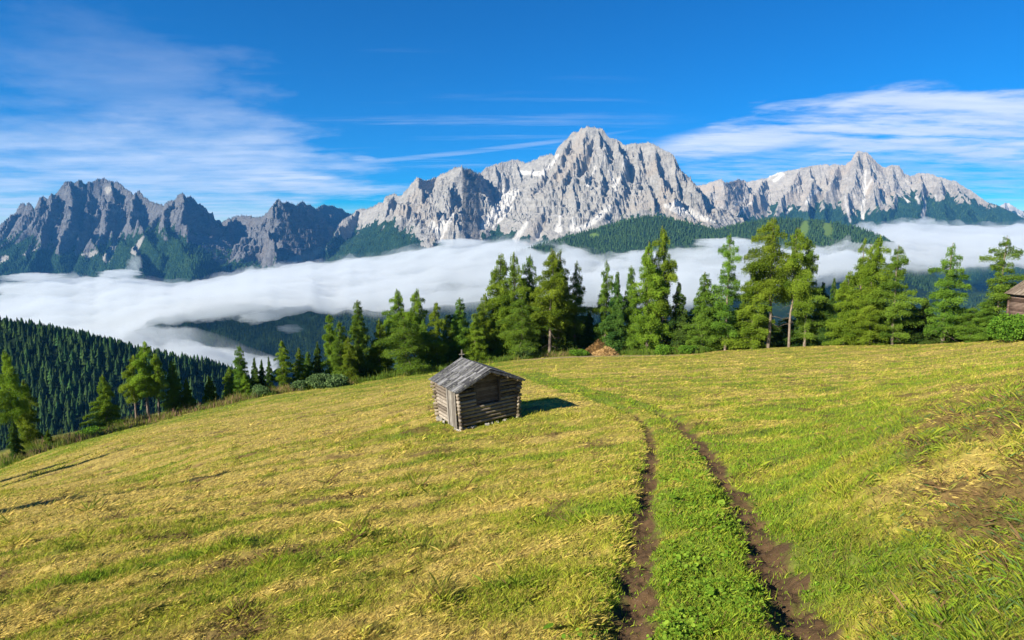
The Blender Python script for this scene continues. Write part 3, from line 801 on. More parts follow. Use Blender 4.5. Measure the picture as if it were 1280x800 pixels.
def hill_height_E(X, Y):
    h = np.array(HILLE, float); a, t = ray(h[:, 0], h[:, 1]); Y0 = 3900.
    rx = a * Y0; rz = t * Y0
    yr = Y0 + 160 * np.sin(X / 420.)
    zr = np.interp(X, rx, rz - 12) * (yr / Y0)
    d = yr - Y
    return zr - np.where(d > 0, .5 * d + 25 * d / (d + 120.), .3 * (-d)) + 22 * fbm(X / 240, Y / 240, 8, 4) * smooth(30, 300, np.abs(d))

def hill_mesh(name, fn, x0, x1, y0, y1, nx, ny, clear=None):
    X, Y = np.meshgrid(np.linspace(x0, x1, nx), np.linspace(y0, y1, ny))
    me = mesh_np(name, np.stack([X.ravel(), Y.ravel(), fn(X, Y).ravel()], 1), grid_faces(ny, nx), True)
    m, t, out = new_mat(name + '_floor')
    P = t.node('ShaderNodeNewGeometry').outputs['Position']
    c = t.ramp(t.noise(P, .05, 5, .6), [(.35, (.008, .018, .008)), (.65, (.018, .036, .012))])
    if clear is not None:
        attr_f(me, 'clearing', clear(X, Y).ravel())
        c = t.mix(t.attr('clearing'), c, (.085, .135, .03))
    principled(t, out, c, .95, .05)
    return tag(link(name, me, m), kind='structure')

FOREST_DARK, FOREST_LIGHT = (.022, .052, .020), (.062, .115, .030)

def clear_E(X, Y):
    """two mown clearings on the middle hill"""
    U, V = project(X, Y, hill_height_E(X, Y))
    w = 3 * fbm(U / 9, V / 9, 3, 3)
    c1 = smooth(1, -1, np.hypot((U - 1006 - (V - 285) * -.1) / 1.0, (V - 286) / 2.0) - 5.5 + w)
    c2 = smooth(1, -1, np.hypot((U - 1034) / 1.0, (V - 288) / 1.8) - 6.0 + w)
    c3 = smooth(1, -1, np.hypot((U - 742) / 3.0, (V - 294) / .8) - 2.6 + w)
    return np.maximum(np.maximum(c1, c2), c3)

def make_hills():
    rng = np.random.default_rng(12)
    hill_mesh('forest_hill_west', hill_height_W, -1450, -150, 430, 1150, 150, 110)
    hill_mesh('forest_hill_middle', hill_height_E, -900, 3000, 2900, 4500, 260, 120, clear_E)
    # --- near spruce slope at left
    n = 24000
    X = rng.uniform(-1150, -170, n); Y = rng.uniform(470, 960, n)
    # thin out to about 5 m spacing
    key = (np.floor(X / 4.2).astype(int) * 100003 + np.floor(Y / 4.8).astype(int))
    _, first = np.unique(key, return_index=True)
    X, Y = X[first], Y[first]
    dens = fbm(X / 40, Y / 40, 14, 3)
    ok = rng.random(len(X)) < .86 + .5 * dens
    X, Y = X[ok], Y[ok]
    Z = hill_height_W(X, Y)
    H = rng.uniform(8, 23, len(X)) * (1 + .18 * fbm(X / 60, Y / 60, 15, 2))
    U, V = project(X, Y, Z + H * .7)
    keep = (U > -60) & (U < 420) & (V < 640)
    X, Y, Z, H, U, V = X[keep], Y[keep], Z[keep], H[keep], U[keep], V[keep]
    d = yr_d = None
    # the largest in view become single trees
    vis = (U > 2) & (U < 262) & (V < 590 - U * .28 - 25)
    size = np.where(vis, H / Y * rng.uniform(.9, 1.1, len(H)), 0)
    order = np.argsort(-size)
    ind = order[:300]
    rest = np.setdiff1d(np.arange(len(X)), ind)
    m = forest_mat()
    V_ = lowpoly_spruces(X[rest], Y[rest], Z[rest] - .6, H[rest], rng)
    me = mesh_np('hillside_forest', V_, np.arange(len(V_)).reshape(-1, 3))
    per = len(V_) // len(rest)
    tint = np.clip(.30 + .30 * fbm(X[rest] / 45, Y[rest] / 45, 16, 3) + rng.normal(0, .30, len(rest)), 0, 1)
    attr_f(me, 'tint', np.repeat(tint, per))
    tag(link('hillside_forest', me, m), 'dense dark spruce forest covering the hillside below the fog', 'forest', kind='stuff')
    protos = []
    for k in range(4):
        z0 = np.zeros(1)
        vv = lowpoly_spruces(z0, z0, z0, np.ones(1), rng, 5, 8, .2 + .02 * k)
        me = mesh_np('hillside_spruce', vv, np.arange(len(vv)).reshape(-1, 3))
        attr_f(me, 'tint', np.full(len(vv), [.15, .4, .65, .3][k])); me.materials.append(m)
        protos.append(me)
    first_o = None
    for j, i in enumerate(ind):
        o = bpy.data.objects.new('hillside_spruce', protos[j % 4])
        COL.objects.link(o)
        o.location = (X[i], Y[i], Z[i] - .5); o.scale = (H[i], H[i], H[i]); o.rotation_euler = (0, 0, rng.uniform(0, 6.28))
        tag(o, 'small dark spruce among the close-packed spruces on the forested hillside beyond the meadow', 'spruce tree', 'spruces on the forested hillside')
    # --- middle hill
    n = 26000
    X = rng.uniform(-500, 2650, n); Y = rng.uniform(3150, 4150, n)
    key = (np.floor(X / 11).astype(int) * 100003 + np.floor(Y / 12).astype(int))
    _, first = np.unique(key, return_index=True)
    X, Y = X[first], Y[first]
    ok = (rng.random(len(X)) > clear_E(X, Y) * 1.05)
    X, Y = X[ok], Y[ok]
    Z = hill_height_E(X, Y)
    H = rng.uniform(15, 27, len(X))
    V_ = lowpoly_spruces(X, Y, Z - 1, H, rng, 2, 5, .27)
    me = mesh_np('hill_forest', V_, np.arange(len(V_)).reshape(-1, 3))
    tint = np.clip(.35 + .35 * fbm(X / 160, Y / 160, 18, 3) + rng.normal(0, .2, len(X)), 0, 1)
    attr_f(me, 'tint', np.repeat(tint, len(V_) // len(X)))
    tag(link('hill_forest', me, m), 'far dark green forest on the rounded hill below the grey peaks', 'forest', kind='stuff')

def valley_slope_Z(X, Y):
    return -640 + 270 * smooth(2700, 3700, Y) - 220 * smooth(3800, 5000, Y) + 60 * ridged(X / 700, Y / 1100, 9, 4) + 14 * fbm(X / 90, Y / 90, 10, 3)

def make_valley():
    n = 160
    x = np.linspace(-15500, 15500, n); y = np.linspace(-2900, 15300, n)
    X, Y = np.meshgrid(x, y)
    Z = -760 + 60 * fbm(X / 1500, Y / 1500, 2, 4) - 60
    me = mesh_np('valley_floor', np.stack([X.ravel(), Y.ravel(), Z.ravel()], 1), grid_faces(n, n), True)
    m, t, out = new_mat('valley_woods')
    P = t.node('ShaderNodeNewGeometry').outputs['Position']
    c = t.ramp(t.noise(P, .004, 6, .65), [(.35, (.014, .032, .016)), (.6, (.03, .06, .02)), (.75, (.08, .12, .03))])
    principled(t, out, c, .95, .05)
    tag(link('valley_floor', me, m), kind='structure')
    # wooded lower slopes of the far side, rising out of the valley under the fog
    X, Y = np.meshgrid(np.linspace(-4200, 5200, 420), np.linspace(2700, 5400, 150))
    Z = valley_slope_Z(X, Y)
    me = mesh_np('valley_slope', np.stack([X.ravel(), Y.ravel(), Z.ravel()], 1), grid_faces(150, 420), False)
    tag(link('valley_slope', me, m), kind='structure')

def make_valley_forest():
    rng = np.random.default_rng(44)
    n = 45000
    X = rng.uniform(-1900, 2800, n); Y = rng.uniform(2720, 3600, n)
    key = (np.floor(X / 13).astype(int) * 100003 + np.floor(Y / 14).astype(int))
    _, first = np.unique(key, return_index=True)
    X, Y = X[first], Y[first]
    ok = (rng.random(len(X)) < .75 + fbm(X / 160, Y / 160, 19, 3)) & ~((X > 300) & (X < 1150))
    X, Y = X[ok], Y[ok]
    Z = valley_slope_Z(X, Y); H = rng.uniform(16, 30, len(X))
    V_ = lowpoly_spruces(X, Y, Z - 1, H, rng, 2, 5, .25)
    me = mesh_np('valley_forest', V_, np.arange(len(V_)).reshape(-1, 3))
    attr_f(me, 'tint', np.repeat(np.clip(.35 + .4 * fbm(X / 130, Y / 130, 20, 3) + rng.normal(0, .2, len(X)), 0, 1), len(V_) // len(X)))
    tag(link('valley_forest', me, bpy.data.materials['hillside_needles']), 'dark blue-green forest on the valley side showing under the fog', 'forest', kind='stuff')

# ------------------------------------------------------------------ fog and haze
def vol_mat(name, dens, col=(.74, .79, .84), aniso=0.0):
    m, t, out = new_mat(name)
    vol = t.node('ShaderNodeVolumePrincipled')
    vol.inputs['Color'].default_value = (*col, 1)
    vol.inputs['Density'].default_value = dens
    vol.inputs['Anisotropy'].default_value = aniso
    t.l.new(vol.outputs[0], out.inputs['Volume'])
    return m

FOG_FAR = [(-260, 372), (-100, 362), (0, 354), (60, 347), (110, 346), (150, 345), (185, 350), (215, 354), (250, 351), (270, 346), (300, 341), (330, 334), (365, 330), (400, 327), (440, 322), (480, 317), (520, 311), (560, 305), (600, 300), (640, 298),
           (690, 302), (720, 309), (760, 319), (800, 319), (840, 313), (880, 306), (920, 300), (960, 304), (1000, 306), (1030, 304), (1050, 298), (1075, 286), (1100, 281), (1130, 277), (1160, 281), (1200, 281), (1240, 282), (1280, 279), (1420, 276), (1600, 276)]
FOG_NEAR = [(-260, 470), (0, 480), (120, 470), (160, 420), (200, 396), (235, 384), (270, 378), (310, 378), (340, 382), (370, 388), (400, 394), (440, 398), (500, 400), (560, 398), (620, 394), (700, 395), (780, 392), (860, 388), (920, 378), (980, 352), (1040, 345), (1100, 347), (1160, 348), (1220, 344), (1280, 342), (1420, 345), (1600, 345)]

def fog_layer(name, dens, seed, u0, u1, far, near, Yf, Yn, thick, holes=(), lump=1.0, nx=420, ny=170, label=''):
    au0, _ = ray(u0, 330); au1, _ = ray(u1, 330)
    uu = np.linspace(u0, u1, nx); s = np.linspace(0, 1, ny)
    U, S = np.meshgrid(uu, s)
    jv = 6.0 * fbm(U / 45, U * 0 + 3, seed, 5, .6)
    vf = interp_px(far, uu)[None] + jv * .8; vn = interp_px(near, uu)[None] + 2 * jv
    Yfar = Yf if np.isscalar(Yf) else interp_px(Yf, uu)[None]
    Ynr = Yn if np.isscalar(Yn) else interp_px(Yn, uu)[None]
    af, tf = ray(U, vf + 0 * U); an, tn = ray(U, vn + 0 * U)
    inv = (1 - S) / Ynr + S / Yfar
    Y = Ynr * (1 - S) + Yfar * S
    X = (an * (1 - S) + af * S) * Y
    zn = tn * Ynr; zf = tf * Yfar
    Zt = zn + (zf - zn) * S ** .8
    # thickness: soft edges all round
    T = thick * smooth(0, .5, S) ** .8 * smooth(0, .10, 1 - S) ** .6 * smooth(u0, u0 + 40, U) * smooth(u1, u1 - 40, U)
    n1 = fbm(X / 900, Y / 700, seed + 1, 5, .55); n2 = fbm(X / 240, Y / 240, seed + 2, 4, .55)
    bill = 1 - np.abs(perlin(X / 330, Y / 330, seed + 4)) * 2
    n4 = fbm(X / 520, Y / 300, seed + 14, 5, .62)
    T = T * np.clip(1 + .5 * n1, .3, 2) * (.30 + .70 * smooth(-.38, .12, n4))
    for (hu, hv, ru, rv, amt) in holes:
        _, tc = ray(hu, hv)
        sc = np.clip((hv - interp_px(near, hu)) / (interp_px(far, hu) - interp_px(near, hu)), 0, 1)
        PU, PV = project(X, Y, Zt)
        q = np.hypot((PU - hu) / ru, (PV - hv) / rv) + .55 * fbm(PU / 28, PV / 14, seed + 8, 4)
        T = T * (1 - amt * smooth(1.15, .7, q))
    k = np.clip(T / thick, 0, 1)
    top = Zt + k * lump * (42 * n1 + 42 * n2 + 24 * bill - 30 + 24 * fbm(X / 90, Y / 90, seed + 5, 5, .6))
    bot = Zt - T + k * lump * (30 * fbm(X / 400, Y / 400, seed + 6, 4))
    bot = np.minimum(bot, top - .5)
    nv = U.size
    V = np.concatenate([np.stack([X.ravel(), Y.ravel(), top.ravel()], 1), np.stack([X.ravel(), Y.ravel(), bot.ravel()], 1)])
    F = grid_faces(ny, nx); Fb = F[:, ::-1] + nv
    idx = np.arange(nv).reshape(ny, nx)
    def wall(line): return np.stack([line[:-1], line[:-1] + nv, line[1:] + nv, line[1:]], 1)
    W = np.concatenate([wall(idx[0]), wall(idx[:, -1]), wall(idx[-1][::-1]), wall(idx[::-1, 0])])
    me = mesh_np(name, V, np.concatenate([F, Fb, W]), True)
    o = link(name, me, vol_mat(name + '_mist', dens))
    return tag(o, label, 'fog', kind='stuff')

def make_fog():
    YF = [(-260, 4300), (0, 4300), (300, 4600), (450, 4900), (600, 4700), (690, 4300), (760, 3300), (900, 3250), (1000, 3400), (1060, 3800), (1100, 5200), (1300, 5600), (1600, 5600)]
    YN = [(-260, 1250), (0, 1250), (250, 1300), (330, 1500), (400, 1900), (600, 2000), (900, 2100), (1000, 2400), (1280, 2500), (1600, 2500)]
    fog_layer('valley_fog', .0068, 5, -260, 1600, FOG_FAR, FOG_NEAR, YF, YN, 150.,
              label='broad white bank of fog filling the valley below the mountains')
    # lower tongue of fog lying in the side valley behind the dark spruce hillside
    lf = [(-260, 402), (100, 402), (200, 404), (240, 408), (270, 416), (300, 428), (330, 440), (360, 450)]
    ln_ = [(-260, 480), (200, 475), (285, 470), (320, 464), (360, 456)]
    fog_layer('low_fog', .009, 65, -260, 352, lf, ln_, 1750., 1150., 90., nx=260, ny=90,
              label='grey tongue of fog behind the dark spruce hillside at left')
    # thin ragged wisps along its upper edge
    far2 = [(u, v - 5) for u, v in FOG_FAR]; near2 = [(u, v + 7) for u, v in FOG_FAR]
    YF2 = [(u, y + 120) for u, y in YF]; YN2 = [(u, y - 420) for u, y in YF]
    fog_layer('fog_wisps', .0035, 35, -200, 1500, far2, near2, YF2, YN2, 130., lump=2.2, ny=60,
              label='thin ragged mist along the upper edge of the fog bank')

def puff(u, v, Y, wpx, hpx, dens, seed, lean, label):
    c = at(u, v, Y)
    W = wpx / FPX * Y / 2; H = hpx / FPX * Y / 2
    th = np.linspace(0, 2 * math.pi, 49)[:-1]; ph = np.linspace(.02, math.pi - .02, 30)
    T, Ph = np.meshgrid(th, ph)
    x = np.cos(T) * np.sin(Ph); y = np.sin(T) * np.sin(Ph); z = np.cos(Ph)
    r = 1 + .75 * fbm(x * 1.6 + z * .9 + seed * 3.1, z * 1.7 + y * 1.3, seed, 5, .6) + .3 * fbm(x * 5 + z * 3, y * 5 - z * 2, seed + 1, 3)
    r = np.clip(r, .15, 2)
    X = c[0] + (x * W + lean * z * W) * r; Yy = c[1] + y * r * max(W, H); Z = c[2] + z * H * r
    i = np.arange(29)[:, None] * 48; j = np.arange(48)[None]; jn = (j + 1) % 48
    F = np.stack([i + j, i + 48 + j, i + 48 + jn, i + jn], -1).reshape(-1, 4)
    V = np.stack([X.ravel(), Yy.ravel(), Z.ravel()], 1)
    V = np.concatenate([V, V[:48].mean(0, keepdims=True), V[-48:].mean(0, keepdims=True)])
    k = np.arange(48)
    F = np.concatenate([F, np.stack([k, (k + 1) % 48, np.full(48, len(V) - 2), np.full(48, len(V) - 2)], 1)[:, [0, 1, 2, 2]], np.stack([29 * 48 + (k + 1) % 48, 29 * 48 + k, np.full(48, len(V) - 1), np.full(48, len(V) - 1)], 1)])
    me = bpy.data.meshes.new('mist_wisp')
    me.from_pydata(V.tolist(), [], [list(dict.fromkeys(f)) for f in F.tolist()]); me.update()
    me.polygons.foreach_set('use_smooth', np.full(len(me.polygons), True))
    o = link('mist_wisp', me, vol_mat('wisp_mist', dens))
    tag(o, label, 'mist', 'wisps of mist over the valley', kind='stuff')

def make_wisps():
    puff(168, 331, 4200, 11, 24, .006, 3, .5, 'upright wisp of mist before the green foothill at left')
    puff(150, 342, 4100, 46, 10, .007, 5, 0, 'low ragged mist on the left part of the fog bank')
    puff(40, 346, 4100, 60, 9, .006, 6, 0, 'low ragged mist at the far left of the fog bank')
    puff(322, 397, 2300, 46, 14, .008, 7, .2, 'torn scrap of mist hanging over the dark valley forest')
    puff(362, 411, 2400, 30, 11, .006, 8, -.2, 'small torn scrap of mist low over the dark valley forest')
    puff(262, 396, 2200, 40, 12, .007, 9, 0, 'scrap of mist at the left end of the dark gap in the fog')
    puff(905, 303, 3200, 70, 12, .007, 12, 0, 'ragged mist in front of the middle forest hill')
    puff(800, 319, 3150, 60, 12, .006, 13, .2, 'thin mist rising against the foot of the middle forest hill')
    puff(1080, 283, 4700, 26, 12, .006, 14, .3, 'tuft of mist at the right end of the middle forest hill')
    puff(1155, 279, 5000, 26, 14, .006, 15, .1, 'pointed tuft of mist on the right part of the fog bank')
    puff(575, 303, 4500, 60, 9, .005, 16, 0, 'thin mist at the foot of the central grey mountain')

def make_haze():
    mb = MB()
    x0, x1, y0, y1, z0, z1 = -16500, 16500, -3200, 16000, -1000, 1900
    mb.box(((x0 + x1) / 2, (y0 + y1) / 2, (z0 + z1) / 2), (x1 - x0, y1 - y0, z1 - z0))
    o = mb.build('haze', vol_mat('air', 2.6e-5, (.10, .42, 1.0)))
    tag(o, 'thin blue haze in the air between the meadow and the mountains', 'haze', kind='stuff')

# ------------------------------------------------------------------ sky and sun
SUN_AZ, SUN_EL = R(52.5), R(28)      # light comes from the left, behind the camera

def make_sky():
    w = bpy.data.worlds.new('World'); scene.world = w
    w.use_nodes = True
    w.cycles.sampling_method = 'MANUAL'; w.cycles.sample_map_resolution = 256
    t = NT(w.node_tree); t.n.clear()
    out = t.node('ShaderNodeOutputWorld'); bg = t.node('ShaderNodeBackground')
    t.l.new(bg.outputs[0], out.inputs[0])
    sky = t.node('ShaderNodeTexSky', sky_type='NISHITA', sun_disc=False)
    sky.sun_elevation = SUN_EL
    sx, sy = -math.sin(SUN_AZ), -math.cos(SUN_AZ)
    sky.sun_rotation = math.atan2(sx, sy)
    sky.altitude = 1700; sky.dust_density = .35; sky.ozone_density = 3.2; sky.air_density = 1.0
    bg.inputs[1].default_value = SKY_STRENGTH
    tc = t.node('ShaderNodeTexCoord')
    D = tc.outputs['Generated']
    sep = t.node('ShaderNodeSeparateXYZ'); t.l.new(D, sep.inputs[0])
    x, y, z = sep.outputs
    az = t.math('ARCTAN2', x, y)          # 0 = north (ahead), + = right
    el = t.math('ARCSINE', z)
    # a flat cloud deck seen in perspective
    zc = t.math('MAXIMUM', t.math('ADD', z, .06), .02)
    px_ = t.math('DIVIDE', x, zc); py_ = t.math('DIVIDE', y, zc)
    def plane(sx_, sy_, ox=0., oy=0., shear=0.):
        cb = t.node('ShaderNodeCombineXYZ')
        t.put(cb.inputs[0], t.math('MULTIPLY_ADD', t.math('MULTIPLY_ADD', py_, shear, px_), sx_, ox)); t.put(cb.inputs[1], t.math('MULTIPLY_ADD', py_, sy_, oy))
        return cb.outputs[0]
    wn = t.node('ShaderNodeTexNoise'); t.l.new(plane(.9, .9, 11.3, 6.1, .3), wn.inputs['Vector']); wn.inputs['Scale'].default_value = 1.0; wn.inputs['Detail'].default_value = 6; wn.inputs['Roughness'].default_value = .6
    wc = t.node('ShaderNodeSeparateXYZ'); t.l.new(wn.outputs['Color'], wc.inputs[0])
    azw = t.math('ADD', az, t.math('MULTIPLY', t.math('SUBTRACT', wc.outputs[0], .5), R(34)))
    elw = t.math('ADD', el, t.math('MULTIPLY', t.math('SUBTRACT', wc.outputs[1], .5), R(7)))
    def blob(a0, e0, ra, re, tilt=0., soft=1.0):
        """1 inside an ellipse of the sky centred at (azimuth, elevation) degrees, falling off outside"""
        wrp = re > 2.2
        da = t.math('SUBTRACT', azw if wrp else az, R(a0)); de = t.math('SUBTRACT', t.math('SUBTRACT', elw if wrp else el, R(e0)), t.math('MULTIPLY', da, tilt))
        q = t.math('ADD', t.math('POWER', t.math('ABSOLUTE', t.math('DIVIDE', da, R(ra))), 2.), t.math('POWER', t.math('ABSOLUTE', t.math('DIVIDE', de, R(re))), 2.))
        return t.smap(q, 1.0, 1.0 - soft)
    cl = None
    def over(acc, f):
        return f if acc is None else t.math('SUBTRACT', t.math('ADD', acc, f), t.math('MULTIPLY', acc, f))
    # soft veil of cirrus over the left half
    nv = t.noise(plane(1.1, 1.0, 3.1, 1.2, .5), 1.0, 9, .60)
    nv2 = t.noise(plane(.8, 1.2, 7.7, 4.2, -.5), 1.0, 8, .60)
    veil = t.math('MULTIPLY', t.smap(t.math('MULTIPLY_ADD', nv2, .5, t.math('MULTIPLY', nv, .5)), .26, .62), .80)
    m1 = over(over(blob(-25, 5.2, 15, 6.8, .03, 1.), blob(-37, 4.0, 15, 6.6, 0., 1.)), t.math('MULTIPLY', blob(-30, 12, 11, 6, -.1, 1.), .28))
    cl = over(cl, t.math('MULTIPLY', veil, m1))
    # faint high streaks over the middle
    ns = t.noise(plane(.4, 2.6, 1.7, 9.1, .15), 1.0, 6, .6)
    streaks = t.math('MULTIPLY', t.smap(ns, .50, .78), .38)
    cl = over(cl, t.math('MULTIPLY', streaks, over(blob(-6, 8.5, 24, 6, .10, 1.), t.math('MULTIPLY', blob(-15, 17, 16, 6, .2, 1.), .5))))
    # long thin contrail-like streak
    cl = over(cl, t.math('MULTIPLY', t.math('MULTIPLY', blob(-3.5, 8.0, 16, .28, .115, 1.), t.smap(t.noise(plane(.3, 3., 2., 2.), 1.0, 4, .6), .3, .6)), .35))
    # small bright tufts at left centre
    nt = t.noise(plane(1.2, 3.2, 4.4, 6.6, .2), 1.0, 7, .62)
    tuft = t.smap(nt, .34, .60)
    cl = over(cl, t.math('MULTIPLY', tuft, t.math('MULTIPLY', over(over(blob(-18.5, 5.1, 3.6, 1.0, .05, .9), blob(-20.5, 5.4, 4.5, .7, -.02, .9)), over(t.math('MULTIPLY', blob(-13.5, 7.2, 1.4, .3, 0, 1.), .6), t.math('MULTIPLY', blob(-11, 4.6, 4, .4, 0, 1.), .4))), .85)))
    # layered bright band on the right
    nb = t.noise(plane(1.0, 2.6, 5.3, .7, -.12), 1.0, 9, .62)
    nb2 = t.noise(plane(2.6, 5.2, 8.3, 2.7, 0.), 1.0, 7, .62)
    band = t.smap(t.math('MULTIPLY_ADD', nb, .66, t.math('MULTIPLY', nb2, .34)), .33, .56)
    mb_ = over(over(blob(31, 9.3, 13, 2.8, -.03, .7), blob(21, 8.7, 11, 1.6, .09, .85)), blob(39, 8.4, 15, 2.7, -.04, .65))
    cl = over(cl, t.math('MULTIPLY', t.math('MULTIPLY', band, mb_), .93))
    low = t.smap(t.math('MULTIPLY_ADD', nb, .5, t.math('MULTIPLY', nb2, .5)), .34, .64)
    cl = over(cl, t.math('MULTIPLY', t.math('MULTIPLY', low, over(blob(20, 6.0, 12, 2.6, 0., .95), t.math('MULTIPLY', blob(36, 5.2, 14, 3.6, 0., 1.), .95))), .62))
    cl = over(cl, t.math('MULTIPLY', t.math('MULTIPLY', tuft, blob(33.2, 7.0, 2.6, .8, 0., .9)), .55))
    cl = over(cl, t.math('MULTIPLY', t.math('MULTIPLY', tuft, blob(24.0, 11.0, 3.4, .45, .02, .9)), .6))
    shade = t.noise(plane(1.1, 4.2, 2.3, 5.7, -.12), 1.0, 7, .6)
    ccol = t.ramp(shade, [(.30, CLOUD_DARK), (.62, CLOUD_LIGHT)])
    c = t.node('ShaderNodeHueSaturation'); t.l.new(sky.outputs[0], c.inputs['Color']); c.inputs['Saturation'].default_value = SKY_SAT; c.inputs['Value'].default_value = SKY_VAL; c.inputs['Hue'].default_value = .511
    t.l.new(t.mix(cl, c.outputs[0], ccol), bg.inputs[0])
    # sun
    sd = bpy.data.lights.new('sun', 'SUN'); sd.energy = 5.0; sd.angle = R(.53); sd.color = (1, .915, .745)
    so = bpy.data.objects.new('sun', sd); COL.objects.link(so)
    dirv = Vector((math.sin(SUN_AZ) * math.cos(SUN_EL), math.cos(SUN_AZ) * math.cos(SUN_EL), -math.sin(SUN_EL)))
    so.rotation_euler = dirv.to_track_quat('-Z', 'Y').to_euler()
    so.location = (-60, -60, 60)

SKY_STRENGTH = .085
SKY_SAT, SKY_VAL = 2.6, .60
CLOUD_DARK, CLOUD_LIGHT = (2.9, 3.45, 4.2), (4.3, 4.55, 4.95)
# ------------------------------------------------------------------ trees
def tube(pts, rad, n=6):
    pts = np.asarray(pts, float); k = len(pts)
    d = np.gradient(pts, axis=0); d /= np.linalg.norm(d, axis=1)[:, None] + 1e-9
    ref = np.where(np.abs(d[:, 2:3]) > .9, np.array([[1., 0, 0]]), np.array([[0., 0, 1]]))
    x = np.cross(d, ref); x /= np.linalg.norm(x, axis=1)[:, None] + 1e-9
    y = np.cross(x, d)
    an = np.arange(n) * 2 * math.pi / n
    V = pts[:, None] + np.asarray(rad)[:, None, None] * (x[:, None] * np.cos(an)[None, :, None] + y[:, None] * np.sin(an)[None, :, None])
    i = np.arange(k - 1)[:, None] * n; j = np.arange(n)[None]; jn = (j + 1) % n
    F = np.stack([i + j, i + jn, i + n + jn, i + n + j], -1).reshape(-1, 4)
    return V.reshape(-1, 3), F

def conifer(name, seed, crown_mat, bark_mat, H=20., base=.08, Rm=3.2, prof=None, nb=95, tufts=36366, droop=.35, rise=.1, tl=.29, tw=.088, fork=None, dead=0, gap=.25, spread=.27, hang=1.15, r0=.22, bend=.25):
    rng = np.random.default_rng(seed)
    prof = prof or (lambda q: (1 - q) ** .8 * np.minimum(1, .55 + 3 * q))
    zs = np.linspace(0, H, 14)
    off = np.cumsum(rng.normal(0, bend * .22, (14, 2)), 0); off -= off[0]
    off *= np.linspace(0, 1, 14)[:, None] ** .7
    def axis(z): return np.stack([np.interp(z, zs, off[:, 0]), np.interp(z, zs, off[:, 1]), z], -1)
    stems = [(axis(zs), r0 * (1 - zs / H) ** .85 + .02)]
    q = (np.arange(nb) + rng.uniform(-.4, .4, nb)) / nb
    q = np.clip(q, 0, 1) ** .92
    q = q + rng.normal(0, .012, nb)
    z = H * (base + (1 - base) * np.clip(q, 0, .985))
    az = np.arange(nb) * 2.39996 + rng.normal(0, .45, nb)
    sect = 1 + .30 * np.sin(az * 1 + seed) * .6 + .25 * np.sin(az * 2 + z * .35 + seed)
    L = Rm * prof(np.clip(q, 0, 1)) * rng.uniform(.50, 1.30, nb) * sect
    L = np.where(rng.random(nb) < gap * .5, L * .45, L) + .18
    org = axis(z)
    if fork:
        zf, dx, dz = fork       # second leader
        kf = np.linspace(0, 1, 8)
        p2 = axis(np.array([zf * H]))[0] + np.stack([dx * kf ** .6, 0 * kf, (H * (1 - zf) - dz) * kf], 1)
        stems.append((p2, r0 * (1 - zf) * (1 - kf) + .02))
        pick = (z > H * zf) & (rng.random(nb) < .5)
        f = np.clip((z - H * zf) / (H * (1 - zf)), 0, 1)
        org[pick] = p2[0] + np.stack([dx * f ** .6, 0 * f, (H * (1 - zf) - dz) * f], 1)[pick]
    dirs = np.stack([np.cos(az), np.sin(az)], 1)
    # --- wood
    V = []; F = []; nvt = 0
    for p, r in stems:
        v, f = tube(p, r, 7); V.append(v); F.append(f + nvt); nvt += len(v)
    def wood(o, d, Lw, rr, dr, ri):
        nonlocal nvt
        k = np.linspace(0, 1, 4)
        p = np.stack([o[0] + d[0] * Lw * k, o[1] + d[1] * Lw * k, o[2] + ri * Lw * k - dr * Lw * k * k], 1)
        v, f = tube(p, rr * (1 - .85 * k), 3); V.append(v); F.append(f + nvt); nvt += len(v)
    for i in range(nb):
        wood(org[i], dirs[i], L[i] * .9, .022 + .010 * L[i], droop, rise)
    for i in range(dead):
        zz = rng.uniform(.10, max(base, .22)) * H; an = rng.uniform(0, 6.28)
        wood(axis(np.array([zz]))[0], (math.cos(an), math.sin(an)), rng.uniform(.8, 2.4), .035, rng.uniform(.2, .7), .05)
    tv = np.concatenate(V); tf = np.concatenate(F)
    tme = mesh_np(name + '_trunk', tv, tf, True); tme.materials.append(bark_mat)
    # --- needles
    pb = L ** 1.25; pb /= pb.sum()
    b = rng.choice(nb, tufts, p=pb)
    r = rng.beta(1.7, 1.15, tufts)
    Lb = L[b]; d = dirs[b]
    lat = rng.normal(0, 1, tufts) * spread * Lb * (1.05 - .75 * r) * np.minimum(1, r * 2.5)
    c = org[b].copy()
    c[:, 0] += d[:, 0] * r * Lb - d[:, 1] * lat; c[:, 1] += d[:, 1] * r * Lb + d[:, 0] * lat
    c[:, 2] += rng.normal(0, .20, tufts) + rise * r * Lb - droop * r * r * Lb - np.abs(lat) * .22 - np.abs(rng.normal(0, .30, tufts)) * hang
    # clumps: pull tufts towards knots along the branch
    ax = np.stack([d[:, 0] * .6, d[:, 1] * .6, np.full(tufts, -.45 * hang - .1)], 1) + rng.normal(0, .55, (tufts, 3))
    ax /= np.linalg.norm(ax, axis=1)[:, None]
    sd = np.cross(ax, rng.normal(0, 1, (tufts, 3))); sd /= np.linalg.norm(sd, axis=1)[:, None] + 1e-9
    ln = tl * rng.uniform(.55, 1.25, tufts) * (.55 + .45 * np.minimum(Lb / Rm * 1.6, 1)); w = tw * rng.uniform(.6, 1.3, tufts)
    Q = np.empty((tufts, 4, 3))
    Q[:, 0] = c - ax * (ln * .5)[:, None]; Q[:, 2] = c + ax * (ln * .5)[:, None]
    Q[:, 1] = c - sd * (w * .5)[:, None] - ax * (ln * .08)[:, None]; Q[:, 3] = c + sd * (w * .5)[:, None] - ax * (ln * .08)[:, None]
    cme = mesh_np(name + '_crown', Q.reshape(-1, 3), np.arange(tufts * 4).reshape(-1, 4)); cme.materials.append(crown_mat)
    bt = rng.normal(.5, .18, nb)
    attr_f(cme, 'tint', np.repeat(np.clip(bt[b] + rng.normal(0, .16, tufts), 0, 1), 4))
